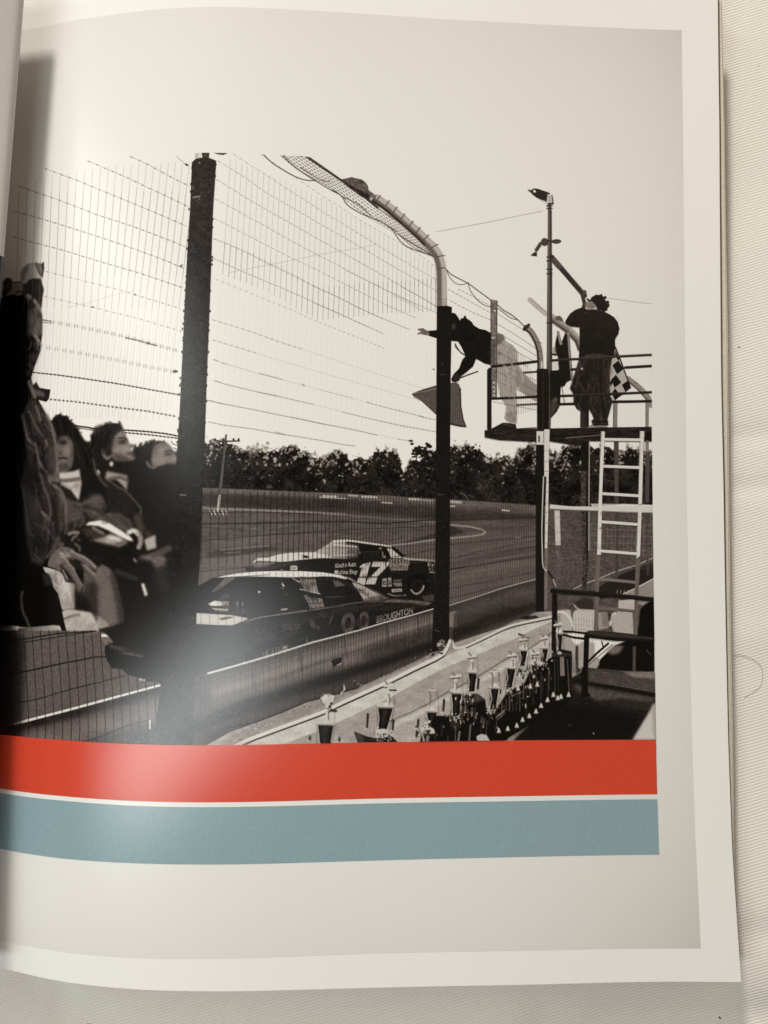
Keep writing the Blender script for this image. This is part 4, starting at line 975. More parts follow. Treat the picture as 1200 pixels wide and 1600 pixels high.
for pts, w_ in (([(410, 240), (420, 250), (430, 258), (455, 273), (475, 281), (492, 282.5)], 1.7), ([(440, 241), (452, 253), (470, 268), (490, 281), (515, 296), (528, 303)], 1.5), ([(470, 262), (500, 281), (515, 284)], 1.2), ([(520, 297.5), (533.5, 306.5), (542.5, 320), (560.5, 332), (581, 341), (596.5, 347), (610, 356), (620, 362)], 1.7), ([(533.5, 306.5), (560, 320), (580, 338)], 1.4), ([(610, 356), (617, 365), (623.5, 375), (635, 385), (655, 393), (675, 399)], 1.4), ([(620, 365), (640, 378), (660, 390), (679, 402)], 1.6), ([(622, 366), (645, 386), (676, 401)], 1.0)):
    line(pts, w_, 74, .9, 0, True)
RAG = [(533.5, 280.6), (541, 279), (549, 277), (557, 279), (565, 280.6), (571, 285), (575, 291), (576, 297.5), (584, 303), (577, 313), (570, 311), (562, 306.5), (549, 296), (538, 288)]
poly(RAG, 98, 1, .3); poly([(534, 281), (549, 290), (565, 299), (577, 304), (577, 313), (565, 307), (549, 296), (538, 287)], 56, .95, .8); poly([(560, 282), (568, 284), (566, 288), (558, 285)], 62, .8, .8); texture(RAG, 2.4, 10, 73)
PC = [(587.5, 310), (598, 317), (610, 325.6), (632.5, 345), (655, 365), (668, 378), (678, 388), (686, 402), (690, 421), (691, 450), (691.5, 478)]
line(PC, 13.5, 172, 1, 0, True, 14.5)
line([(x - 3.4, y + 3.6) for x, y in PC[:6]] + [(675, 393), (682, 405), (685.5, 424), (686, 450), (686, 478)], 5.0, 92, .8, 1.2, True)
line([(x - 5, y + 4.6) for x, y in PC[:6]], 2.2, 46, .8, .6, True); line([(x + 2, y - 2) for x, y in PC[:6]] + [(682, 388), (690, 405), (694, 424), (694.5, 478)], 3.0, 206, .6, 1.2, True)
for (x, y, dx, dy) in [(592, 310, -4, 7), (606, 318, -4, 7), (618, 328, -4, 7), (630, 339, -4, 7), (643, 350, -4, 7), (654, 360, -4, 7), (667, 371, -5, 6), (680, 385, -7, 5), (690, 401, -8, 2), (691, 420, -7, 1)]:
    line([(x + dx * .9, y + dy * .6), (x, y - 1), (x - dx * .62, y - dy * .62)], 1.4, 84, .85, .2, True)
for y in (468, 473, 476.5):
    line([(684, y), (698, y + .4)], 1.0, 120, .7)
line([(583, 306), (586, 315)], 1.6, 70); ell(585, 308, 3, 3.6, 110, .8, .6)
POST2 = [(682.5, 479), (699, 478), (706, 480), (705.5, 489), (703.5, 600), (703, 760), (703, 860), (702, 950), (702, 1003), (692, 1016), (674, 1018), (677, 960), (679.5, 900), (681, 760), (682, 600)]
poly(POST2, 36); texture(POST2, 1.2, 5, 74)
line([(688, 586), (697, 585)], 1.2, 80, .8); ell(691, 570, 1.6, 1.4, 80, .7, .4); line([(684, 773), (692, 773)], 1.4, 95, .8); line([(679, 984), (686, 987)], 1.3, 100, .8)
# wires right of the second post
for pts, w_ in (([(697, 421), (705, 429), (716, 435), (731.5, 443), (745, 453), (756, 461), (766, 468.5)], 1.7), ([(698, 423), (703, 434), (712, 443), (722, 445), (732, 442)], 1.2), ([(731.5, 444), (736, 456), (747, 470), (757, 477), (766, 480)], 1.3), ([(774, 474), (787, 485), (799, 492), (810, 501), (821, 512)], 1.8), ([(772, 478), (786, 488), (798, 497), (809, 500)], 1.3)):
    line(pts, w_, 78, .9, 0, True)
for r in ([(700, 452), (720, 463), (745, 477), (766, 489)], [(703, 470), (720, 479), (740, 489), (766, 500)], [(716, 452), (740, 464), (766, 478)]):
    row(r, 140, .5, .8, 6, 100, .6, 1.3)
# ---- flagman leaning out
F5 = crop(640, 470, 5.4545)
TROU = F5((740, 278), (790, 288), (822, 345), (880, 382), (918, 432), (918, 530), (945, 580), (1000, 650), (1085, 720), (1085, 860), (990, 805), (905, 738), (918, 900), (912, 1045), (850, 1036), (808, 1002), (822, 900), (770, 810), (742, 650))
poly(TROU, 176, 1, .4); poly(F5((740, 276), (800, 292), (812, 330), (760, 375), (740, 370)), 112, .95, 1.2); poly(F5((905, 560), (960, 620), (1085, 730), (1085, 855), (1000, 800), (900, 720)), 150, .8, 1.5); ell(640 + 770 / 5.4545, 470 + 450 / 5.4545, 3, 3, 110, .7, .8); poly(F5((830, 960), (905, 940), (905, 1040), (850, 1030)), 130, .5, 1.5)
for k in range(10):
    line(F5((815 + 8 * math.sin(k), 960 + k * 8), (905, 950 + k * 9)), .9, 110, .5)
poly(F5((700, 1088), (740, 1068), (790, 1040), (850, 1042), (905, 1052), (912, 1098), (700, 1100)), 44); line(F5((800, 1050), (880, 1070)), 1.2, 110, .7)
FLAGMAN = F5((352, 110), (372, 102), (395, 115), (418, 150), (428, 170), (440, 150), (458, 148), (466, 128), (478, 130), (484, 150), (530, 182), (545, 210), (595, 240), (645, 250), (692, 275), (692, 548), (640, 536), (566, 495), (540, 560), (480, 612), (440, 642), (420, 682), (392, 692), (362, 690), (354, 668), (380, 620), (420, 580), (450, 505), (476, 470), (440, 392), (412, 347), (354, 342))
poly(FLAGMAN, 32, 1, .2); poly(F5((356, 190), (392, 200), (396, 235), (370, 250), (354, 240)), 70, .9, 1); poly(F5((365, 640), (400, 615), (430, 640), (412, 680), (380, 688)), 60, .8, 1)
poly(F5((152, 258), (235, 250), (235, 322), (170, 302), (148, 290)), 34, 1, .2); poly(F5((68, 240), (112, 233), (155, 258), (172, 282), (160, 298), (118, 290), (96, 284), (68, 288), (66, 278), (98, 264), (70, 250)), 118, 1, .3); line(F5((110, 240), (130, 285)), 1.0, 70, .8)
line(F5((388, 368), (405, 400), (432, 438), (475, 466)), 2.0, 54, 1, 0, True); line(F5((388, 368), (392, 400), (420, 425)), 1.2, 60, .8, 0, True); line(F5((420, 662), (500, 632), (580, 603)), 2.0, 52)
RFLAG = F5((18, 795), (60, 775), (120, 755), (230, 724), (352, 700), (398, 694), (422, 715), (432, 750), (436, 900), (455, 1010), (478, 1072), (420, 1066), (350, 1052), (235, 978), (170, 915), (100, 852), (40, 822))
poly(RFLAG, 98, 1, .3); poly(F5((18, 795), (120, 755), (230, 722), (230, 742), (120, 780), (40, 808)), 62, .8, .8); line(F5((40, 790), (140, 770), (228, 745)), 1.2, 165, .7, .3)
for x in range(60, 470, 17):
    line(F5((x, 745), (x + 4, 1060)), .9, 62, 0.0)
q_ = np.array(RFLAG)
for k in range(24):
    x = 646 + k * 3.4
    yt = np.interp(x, [643, 662, 682, 704, 713, 719], [616, 608.5, 603, 598, 597.5, 606]); yb = np.interp(x, [643, 658, 672, 682, 704, 727], [617, 625, 638, 649, 662, 667])
    if x < 719:
        line([(x, yt + 1), (x + .8, yb - 1)], .9, 60, .6)
line(F5((432, 750), (436, 900), (455, 1010), (478, 1072)), 1.6, 50, .8, .3); line(F5((350, 1050), (420, 1066), (475, 1072)), 2.2, 52, .8, .4); line(F5((100, 850), (235, 975)), 1.4, 56, .8)
poly(POST2[:1] + [(706, 480), (704, 600), (703, 700), (681.5, 700), (682, 600)], 36); line([(688, 586), (697, 585)], 1.2, 80, .8); ell(691, 570, 1.6, 1.4, 80, .7, .4)
# mesh panel beside the flagman
for k in range(17):
    x = 778 + k * 3.6; yt = np.interp(x, [778, 800, 822, 838], [530, 540, 560, 600]); yb = np.interp(x, [778, 800, 838], [618, 650, 640])
    line([(x, yt), (x, yb)], .9, 100, .45)
for r in ([(766, 500), (800, 520), (838, 545)], [(766, 514), (800, 533), (838, 556)], [(766, 528), (800, 546), (838, 566)], [(766, 546), (790, 557), (825, 573)], [(768, 562), (800, 578), (838, 595)], [(768, 577), (800, 592), (838, 612)], [(770, 594), (800, 606), (838, 622)], [(770, 628), (838, 641)], [(776, 489), (800, 505), (836, 526)]):
    line(r, 1.0, 92, .6)
# lattice post and the guard rails of the flag stand
poly([(766.8, 468), (777, 470), (775.5, 622), (766.5, 622)], 122); line([(767, 469), (767, 622)], 1.2, 66); line([(776.6, 470), (775.5, 622)], 1.2, 66); texture([(766.8, 468), (777, 470), (775.5, 622), (766.5, 622)], 3, 14, 75)
for x, y in ((773, 486), (771.5, 598), (771.5, 605), (772, 612), (772, 618), (770, 528)):
    ell(x, y, 1.4, 1.4, 235, 1, .3)
line([(771, 532), (771, 570)], 3, 80, .6, .8)
poly([(761, 578), (765, 574), (768, 577), (768, 672), (761, 672)], 42)
line([(770, 573), (800, 569.5), (839, 565)], 4.6, 48); line([(818, 582.5), (839, 581)], 3.4, 74); line([(768, 623), (800, 622), (839, 620)], 4.2, 48); line([(808, 633), (839, 631.5)], 3.4, 92)

for _ in range(26):
    ell(random.gauss(689, 4), random.gauss(1011, 5), random.uniform(1, 2.4), random.uniform(1, 2), random.choice((215, 200, 150, 120)), .9, .3)
line([(692, 1022), (699, 1012), (703, 1001)], 5, 226, 1, 0, True)
for _ in range(24):
    ell(random.gauss(680, 5), random.gauss(1014, 3), random.uniform(1, 3), random.uniform(1, 2), random.choice((34, 60, 30)), .9, .3)
folds(TROU, 40, 1.4, 18, (196, 190, 140, 130), (.8, 2.2), .5, .8)
folds(FLAGMAN, 40, .6, 14, (48, 44, 24, 22), (.8, 2.4), .6, .8)
# ---- flag stand: third post, lamp pole, braces
G5 = crop(830, 440, 5.4545); H4 = crop(780, 270, 4.4444)
line([(828, 469), (838, 478), (852, 490)], 8.5, 186, .9); line([(829, 466), (852, 487)], 1.2, 150, .6)
line([(860, 495), (872, 503), (886, 514), (896, 523), (905, 536), (907, 545)], 11.5, 140, 1, 0, True); line([(862, 502), (886, 519), (900, 534), (904, 545)], 3, 70, .8, .8); line([(864, 493), (890, 511), (906, 528)], 3, 196, .7, 1.0)
poly(G5((200, 310), (215, 296), (245, 292), (268, 318), (272, 345), (240, 335), (210, 325)), 92, 1, .5)
LAMPP = [(856, 320), (861, 320), (861.5, 405), (862.5, 430), (862, 480), (862.5, 575), (860, 672), (853, 672), (854, 560), (855, 430)]
poly(LAMPP, 88, 1, .2); line([(860.5, 330), (861, 480), (861, 560)], 2.2, 60, .8, .6); line([(857, 340), (856.5, 480), (856, 560)], 1.2, 120, .6, .4)
for y in (322, 326, 402, 408, 421, 428, 505):
    line([(854.5, y), (862.5, y)], 2.2, 46, .9)
poly(H4((198, 120), (215, 125), (240, 110), (270, 112), (330, 135), (352, 142), (345, 165), (330, 205), (295, 190), (255, 172), (225, 145)), 40, 1, .2); poly(H4((232, 122), (250, 122), (256, 138), (240, 140)), 240, 1, .2); line(H4((200, 120), (222, 130)), 1.6, 50)
poly(H4((335, 150), (358, 152), (372, 205), (365, 222), (335, 218), (328, 195)), 205, 1, .3); line(H4((366, 160), (374, 215)), 2.4, 92); line(H4((340, 218), (374, 216)), 2.4, 48); line(H4((345, 165), (350, 205)), 1.6, 170)
ell(854, 302, 3, 2, 50); ell(851, 378.5, 6, 6.4, 72, 1, .3); ell(869.5, 377.5, 7.4, 3.6, 66, 1, .3, -.05); line([(857, 377), (864, 377)], 3, 52); line([(844.5, 381), (838, 391)], 6, 86, 1, 0); line([(845, 380), (838, 392)], 1.4, 48, .7)
ell(829.5, 394, 1.8, 2.2, 240, 1, .5); poly([(829, 399), (835, 394), (839, 394.5), (839, 401), (833, 400.5)], 56)
line([(862, 402), (870, 412), (913, 462)], 8.4, 52); line([(864, 400), (873, 410), (912, 456)], 1.6, 92, .7); line([(866, 408), (873, 416)], 10, 92, .8); line([(910, 462), (913, 475), (911, 483)], 6, 66); ell(913, 457, 3.4, 3.6, 84)
P4C = [(822, 512), (829, 518), (835, 527), (840, 538), (843, 550), (844, 565), (844, 580)]
line(P4C, 9.2, 96, 1, 0, True); line([(x + 1.2, y) for x, y in P4C], 2.8, 160, .7, .8, True); line([(x - 3.5, y + 1) for x, y in P4C], 1.8, 48, .8, .4, True); line([(819, 515), (826, 508)], 5, 56)
for y in (535, 549, 560):
    line([(837 + (y - 535) * .2, y), (847, y + 1)], 1.0, 60, .7)
line([(846.5, 566), (846, 576)], 2, 235); ell(848, 574, 1.4, 4, 190, .8, .5)
POST4 = [(838.5, 577), (847, 576), (856, 577), (858, 590), (857, 673), (850, 680), (850, 955), (837, 956), (837.5, 700), (839, 672)]
poly(POST4, 36); line([(848.5, 580), (848, 672)], 1.6, 62, .7)
# ---- dark cloths / rolled flags hanging between
CLO = G5((200, 590), (205, 520), (222, 440), (245, 490), (255, 525), (290, 435), (322, 470), (336, 650), (346, 835), (300, 858), (282, 890), (250, 900), (245, 1050), (215, 1110), (160, 1170), (158, 760), (232, 755), (226, 640), (205, 600))
poly(CLO, 33, 1, .3); line(G5((228, 432), (252, 530)), 4, 148, 1, .3); line(G5((315, 440), (330, 640), (348, 838)), 3.6, 142, 1, .3); poly(G5((185, 560), (205, 550), (218, 620), (200, 640), (180, 620)), 150, .7, 1); poly(G5((180, 665), (225, 660), (235, 750), (180, 752)), 225, .9, .6)
line(G5((262, 900), (285, 1050)), 2.6, 150, .8); poly(G5((165, 1020), (200, 990), (215, 1040), (240, 1045), (160, 1165)), 92, .7, 1.2); ell(868, 625, 3, 4, 110, .7, 1)
line(G5((175, 620), (220, 625)), 3, 52)
line([(893, 577.5), (906, 577)], 4.4, 46); line([(790, 584), (792, 584)], 1, 60, 0); line([(873, 631.8), (898, 631.3)], 4.4, 46)
# far posts and strut of the stand
line([(961.5, 630), (961, 668)], 7.2, 136); line([(958.5, 630), (958.5, 668)], 1.4, 84, .8); line([(1011.5, 630), (1011, 668)], 5.4, 140); line([(1009, 630), (1009, 668)], 1.2, 84, .8)
line([(981, 591), (1000, 606), (1013, 621), (1017, 634)], 7.4, 146, 1, 0, True); line([(980, 595), (998, 610), (1010, 624)], 2, 66, .8, .4); line([(992, 598), (996, 600)], 1.2, 90)
line([(955, 628), (985, 627.6), (1018, 627)], 4.6, 44); line([(977, 574.5), (1018, 572)], 4.6, 44)
# ---- photographer
TORSO = G5((288, 348), (300, 320), (330, 275), (375, 242), (430, 222), (480, 240), (545, 238), (600, 250), (622, 258), (665, 280), (705, 305), (735, 345), (750, 398), (742, 445), (720, 480), (712, 500), (714, 560), (708, 632), (690, 634), (600, 616), (530, 612), (470, 622), (412, 650), (418, 392), (380, 388), (335, 384), (300, 365))
JEANS = G5((412, 648), (470, 622), (540, 610), (620, 616), (690, 634), (692, 760), (676, 850), (682, 1000), (690, 1020), (666, 1110), (646, 1185), (658, 1218), (620, 1228), (560, 1232), (520, 1215), (512, 1190), (530, 1170), (520, 1140), (492, 1090), (480, 1102), (420, 1106), (385, 1085), (362, 1040), (360, 960), (330, 912), (352, 850), (400, 690))
poly(G5((418, 1080), (492, 1085), (490, 1245), (416, 1245)), 58); poly(G5((460, 1090), (490, 1090), (490, 1245), (465, 1245)), 44)
poly(JEANS, 50, 1, .2); texture(JEANS, 1.5, 7, 76)
poly(G5((410, 660), (500, 660), (490, 950), (480, 1100), (420, 1105), (362, 1040), (360, 960), (330, 912)), 38, .9, 1.2); poly(G5((590, 660), (600, 900), (625, 1100), (660, 1110), (682, 1000), (600, 940)), 40, .5, 2.5)
folds(JEANS, 90, 1.45, 22, (84, 76, 66, 36, 32), (.8, 2.6), .6, .8); line(G5((470, 640), (560, 628), (660, 640)), 1.6, 78, .7, .6, True); line(G5((590, 680), (588, 850), (600, 1000), (625, 1150)), 2.2, 32, .8, 1.0, True); line(G5((520, 1190), (580, 1200), (650, 1190)), 2, 30, .7, .5)
poly(G5((480, 1240), (520, 1215), (560, 1226), (650, 1222), (650, 1248), (480, 1248)), 150, 1, .4); line(G5((530, 1222), (650, 1218)), 2, 36); ell(830 + 430 / 5.4545, 440 + 744 / 5.4545, 1.8, 1.8, 190, 1, .3)
poly(TORSO, 30, 1, .2); texture(TORSO, 3, 3, 77); folds(TORSO, 50, 1.2, 18, (46, 42, 22, 20), (.9, 3), .6, 1.0); line(G5((418, 400), (420, 560), (412, 640)), 1.5, 20, .8, .6)
HEAD = G5((500, 165), (512, 135), (540, 120), (575, 114), (612, 128), (632, 160), (642, 180), (652, 215), (646, 246), (620, 254), (590, 246), (560, 235), (548, 200), (520, 172))
poly(G5((455, 205), (470, 175), (490, 160), (545, 190), (552, 220), (520, 240), (480, 235)), 138, 1, .8); line(G5((478, 150), (500, 165)), 3, 48); line(G5((490, 205), (540, 215)), 1.4, 84, .8); poly(G5((548, 232), (600, 242), (590, 258), (550, 250)), 96, .8, .8)
poly(HEAD, 27, 1, .3)
for _ in range(26):
    t = random.random() * 2 * math.pi; ell(936.5 + 13.2 * math.cos(t) + (1 if math.sin(t) > 0 else 0), 474 + 12.5 * math.sin(t), 2.0, 2.0, 27) if math.cos(t) > -.4 else None
ell(915.5, 489, 2, 1.6, 80, .7, .6)
# ---- chequered flag
CHK = G5((690, 645), (712, 580), (752, 668), (790, 770), (828, 850), (846, 905), (800, 944), (740, 985), (700, 1012), (672, 985), (668, 900), (672, 750))
poly(CHK, 188, 1, .3); poly(G5((655, 560), (700, 560), (712, 640), (690, 660)), 30, 1, .3)
for pl in (((690, 715), (740, 675), (786, 745), (730, 792)), ((678, 838), (720, 796), (766, 862), (710, 906)), ((770, 882), (820, 846), (846, 905), (802, 942)), ((684, 955), (712, 912), (742, 950), (700, 968)), ((690, 965), (800, 945), (740, 990), (712, 1014)), ((668, 860), (680, 840), (690, 870), (674, 900)), ((712, 580), (750, 662), (742, 675), (715, 640))):
    poly(G5(*pl), 30)
line(G5((716, 560), (760, 670), (845, 905)), 2.4, 44); poly(G5((668, 750), (690, 720), (690, 780), (672, 800)), 120, .6, 1)
# ---- near rails over the people
line([(861, 563.5), (880, 562), (920, 560.5), (960, 557.5), (1018, 554.6)], 4.2, 50); line([(861, 562.4), (940, 558), (1018, 553.4)], 1.2, 92, .7); line([(876, 619), (930, 617), (1018, 613)], 4.2, 46); line([(876, 618), (1018, 612)], 1.0, 88, .6)
# ---- platform
PLAT = [(757, 672.5), (768, 671.5), (838, 670), (859, 669.5), (940, 668), (1018, 667), (1018, 690), (920, 689.5), (903, 697), (859, 690), (838, 691), (779, 688), (757, 683.6)]
poly(PLAT, 46, 1, .2); texture(PLAT, 2.4, 7, 78, 3); poly([(859, 680), (938, 678.5), (938, 683), (859, 684)], 34, .8, .6); line([(884, 684.5), (938, 680)], 1.3, 120, .8, .3); line([(790, 681), (838, 682)], 1.3, 66, .7); poly([(1008, 676), (1018, 676), (1018, 690), (1008, 690)], 30)
line([(795, 671), (838, 668.5)], 1.6, 40)
for i in range(20):
    ell(772 + i * 3.3, 671, 1.6, .9, 44)
# ---- white posts, dark posts and wires below the stand
poly([(838, 674), (850, 674), (850, 695), (838, 695)], 224, 1, .2); line([(842, 682), (842, 690)], 2.4, 60); line([(849.5, 676), (849.5, 692)], 1.4, 110)
WP = [(850, 671), (858.5, 671), (857.5, 720), (856.5, 800), (855, 857), (851, 857), (852, 800), (853, 745), (850, 745)]
poly(WP, 226, 1, .2); poly([(851, 857), (856, 857), (855, 952), (850, 952)], 122, 1, .4); poly([(849, 745), (853.5, 745), (852.5, 775), (849, 775)], 48)
for y in range(705, 860, 16):
    line([(850, y), (858, y + random.uniform(-1, 1))], 1.0, 105, .6)
line([(849, 745), (847.5, 788), (846.5, 830), (847.2, 862), (848.5, 885), (856, 893)], 2.0, 205, 1, 0, True); line([(856, 893), (862, 900), (864, 906)], 3.2, 50); line([(864, 905), (868.5, 916)], 1.6, 190)
poly([(866, 797), (874.5, 797), (876, 852), (868, 852)], 208, 1, .3); poly([(868, 852), (876, 852), (877, 905), (869, 905)], 96, .9, .5); line([(870, 860), (873, 872)], 1.4, 150, .7)
for y in (808, 832, 848):
    line([(866, y), (876, y)], 1, 130, .6)
poly([(908.5, 690), (920.5, 690), (920, 738), (908, 738)], 36); poly([(907.5, 736), (917, 736), (917, 925), (909, 925)], 74); poly([(915, 736), (920, 736), (919.5, 860), (915.5, 925)], 46)
line([(920.8, 690), (920.2, 760), (920, 860)], 1.8, 176); texture([(907.5, 736), (917, 736), (917, 925), (909, 925)], 2, 14, 79)
poly([(959, 690), (966.5, 690), (966.5, 786), (960, 786)], 82); poly([(961, 800), (967, 800), (966, 906), (961, 906)], 74, .8, .5)
line([(1011, 691), (1011, 708)], 5.6, 138); poly([(1008.5, 706), (1015, 706), (1014, 786), (1008, 786)], 84); poly([(1009, 800), (1015, 800), (1014, 900), (1010, 900)], 76, .8, .5)
# horizontal white pipe
poly([(859, 788), (890, 791), (933, 791.5), (975, 787.5), (1021, 789), (1021, 801.5), (975, 801), (933, 798.5), (890, 797), (859, 795.5)], 220, 1, .3); line([(860, 796), (933, 799), (1021, 802)], 1.4, 120, .7, .4); poly([(922, 787), (975, 787.5), (1021, 789), (1021, 792), (975, 791), (925, 792)], 236, .8, .6)
# pale wire mesh at the right
for i in range(16):
    x = 924 + i * 6.4; line([(x, 818), (x - 2, 868)], .8, 146, .5)
for y in (818, 826, 836, 847, 858):
    line([(920, y + 1), (1020, y + 3)], .8, 146, .5)
for i in range(9):
    x = 880 + i * 7; line([(x, 870 - i * .6), (x + 2, 905 - i * 2)], .8, 130, .45)
for i in range(4):
    line([(870, 874 + i * 10), (935, 862 + i * 11)], .8, 130, .4)
for i in range(6):
    line([(996 + i * 4.2, 855), (997 + i * 4.2, 890)], .8, 140, .45)
# ---- white tubs and bins
BIN = [D((355, 590), (372, 566), (420, 552), (540, 560), (560, 740), (470, 760), (350, 740)), D((212, 575), (260, 560), (330, 560), (352, 650), (345, 760), (230, 740)), D((668, 640), (690, 595), (740, 572), (862, 580), (872, 768), (700, 750)), D((742, 480), (885, 470), (885, 575), (740, 562)), D((560, 585), (640, 580), (662, 640), (660, 712), (575, 735))]
for b_, t_ in zip(BIN, (206, 190, 188, 196, 160)):
    poly(b_, t_, 1, .5)
poly(D((370, 500), (440, 455), (520, 470), (535, 555), (420, 560)), 58, .9, 1); line(D((365, 520), (400, 555), (470, 562)), 1.6, 180, .9, .3, True); line(D((230, 575), (290, 590), (330, 640), (352, 700)), 2.4, 232, .95, .3, True); line(D((672, 690), (678, 620), (712, 588)), 2.2, 226, .95, .3, True); poly(D((655, 590), (685, 600), (672, 660), (655, 650)), 48, .8, .8)
poly(D((600, 590), (650, 585), (655, 700), (610, 705)), 118, .7, 1); poly(D((215, 590), (250, 590), (245, 740), (220, 740)), 130, .6, 1)
for i in range(7):
    line(D((375 + i * 24, 570), (380 + i * 24, 1040)), .8, 120, .4)
for i in range(7):
    line(D((350, 640 + i * 42), (540, 655 + i * 42)), .8, 120, .35)
for i in range(8):
    line(D((700 + i * 24, 590), (705 + i * 24, 760)), .7, 130, .3)
poly(D((275, 790), (330, 800), (380, 870), (440, 830), (540, 840), (540, 1060), (430, 1060), (380, 1110), (300, 960)), 176, .95, 1); poly(D((380, 860), (400, 870), (400, 1050), (430, 1080), (380, 1110), (375, 950)), 46, .9, .8); poly(D((300, 900), (350, 930), (390, 1100), (340, 1100)), 120, .7, 1.5)
poly(D((930, 560), (960, 520), (1000, 495), (1048, 480), (1050, 1090), (880, 1092), (560, 1062), (590, 980), (640, 930), (720, 860), (880, 800), (915, 700)), 26, 1, .6)
poly(D((640, 920), (700, 860), (790, 870), (750, 930), (690, 945)), 138, .85, 1.8); line(D((985, 905), (1020, 945)), 1.2, 110, .8); poly(D((490, 1030), (560, 980), (580, 1030), (540, 1062)), 175, .8, 1)
# ---- ladder
G66 = crop(830, 660, 5.4545)
LADL = G66((596, 78), (626, 78), (616, 300), (604, 600), (592, 1130), (560, 1128), (572, 700), (586, 300)); LADR = G66((926, 76), (962, 76), (952, 300), (944, 620), (926, 1140), (894, 1162), (908, 800), (918, 400))
poly(D((555, 70), (592, 70), (580, 300), (566, 770), (528, 770), (545, 400)), 112, 1, .3); poly(D((892, 120), (930, 110), (915, 420), (906, 775), (868, 775), (880, 420)), 108, 1, .3)
line(D((578, 298), (700, 308), (882, 326)), 4.6, 128); line(D((570, 545), (700, 553), (876, 572)), 4.6, 112)
line(D((700, 0), (700, 1)), .1, 100, 0)
poly(LADL, 232, 1, .2); poly(LADR, 228, 1, .2); line(G66((964, 90), (954, 400), (946, 700)), 1.4, 100, .7)
for L_ in (LADL, LADR):
    masked(L_, lambda: [ell(random.uniform(930, 1008), random.uniform(672, 872), random.uniform(.5, 2), random.uniform(.5, 3), random.choice((150, 170, 190, 120)), .6, .5) for _ in range(90)], .2)
    line([L_[0], L_[-1]], 1.0, 168, .6, .4)
for (x0, y0, x1, y1) in ((620, 146, 928, 150), (610, 374, 920, 386), (606, 608, 912, 626), (600, 848, 904, 870), (592, 1096, 896, 1120)):
    line(G66((x0, y0), (x1, y1)), 4.8, 230); line(G66((x0, y0 + 14), (x1, y1 + 14)), 1.2, 110, .7)
# ---- dark hand rail, bench
line([(863, 923), (880, 924.5), (950, 929.5), (1021, 937)], 7.0, 36, 1, 0, True); poly([(862.5, 922), (870, 922), (871, 1018), (861.5, 1016)], 34); line([(872, 921.5), (1020, 933.5)], 1.2, 70, .6)
BENCH = D((452, 758), (488, 738), (700, 750), (1045, 796), (1047, 838), (870, 832), (700, 825), (620, 815), (500, 800), (456, 785))
poly(BENCH, 34, 1, .3); poly(D((456, 758), (490, 740), (700, 752), (1045, 798), (1045, 815), (800, 800), (600, 785), (500, 770)), 66, .9, .6)
for pl in (((450, 780), (494, 790), (482, 1150), (440, 1150)),):
    poly(D(*pl), 30)
line(D((655, 848), (560, 930), (484, 1005)), 3.4, 34); line(D((690, 858), (560, 970), (490, 1030)), 2.0, 120, .8); line(D((600, 830), (610, 870)), 2, 34); line(D((268, 745), (350, 748), (470, 762)), 3.4, 34); line(D((270, 772), (360, 796), (460, 808)), 3.4, 34)
poly(D((866, 870), (892, 872), (888, 1140), (862, 1140)), 84)
# ---- shaded ground at the lower right
S4 = crop(780, 960, 4.6154)
poly(S4((500, 470), (640, 385), (900, 410), (1125, 420), (1128, 910), (100, 910), (380, 640)), 42, 1, 1); poly(S4((640, 395), (900, 412), (1125, 440), (1125, 560), (900, 540), (640, 480)), 84, .95, 1.6); poly(S4((900, 415), (1000, 412), (1125, 420), (1125, 465), (960, 450)), 140, .9, 1.2); poly(S4((540, 505), (640, 520), (1120, 600), (1100, 640), (900, 610), (700, 620), (540, 540)), 92, .9, 2.5)
texture(S4((500, 470), (640, 385), (1125, 420), (1128, 910), (100, 910), (380, 640)), 2, 6, 81, 1.5); poly(S4((800, 620), (1120, 640), (1120, 690), (950, 680), (820, 660)), 58, .9, 3)
line(S4((500, 478), (640, 492), (800, 520), (1125, 582)), 6.4, 34); line(S4((640, 482), (900, 520), (1125, 560)), 1.4, 96, .5, .5)
poly(S4((594, 380), (634, 400), (640, 560), (660, 590), (590, 600)), 28, 1, .5); poly(S4((380, 640), (900, 700), (1000, 760), (950, 910), (100, 910)), 28, .9, 6)
poly(S4((962, 900), (1010, 820), (1070, 720), (1112, 650), (1128, 640), (1130, 905), (960, 908)), 214, 1, 1.6); poly(S4((1100, 650), (1128, 640), (1128, 880), (1108, 860)), 168, .7, 2)
ell(780 + 680 / 4.6154, 960 + 858 / 4.6154, 1.4, 1.4, 150, 1, .3); ell(890, 1133, 1.6, 1.2, 96, .8, .4)

# ---- trophies
TROPHY = []


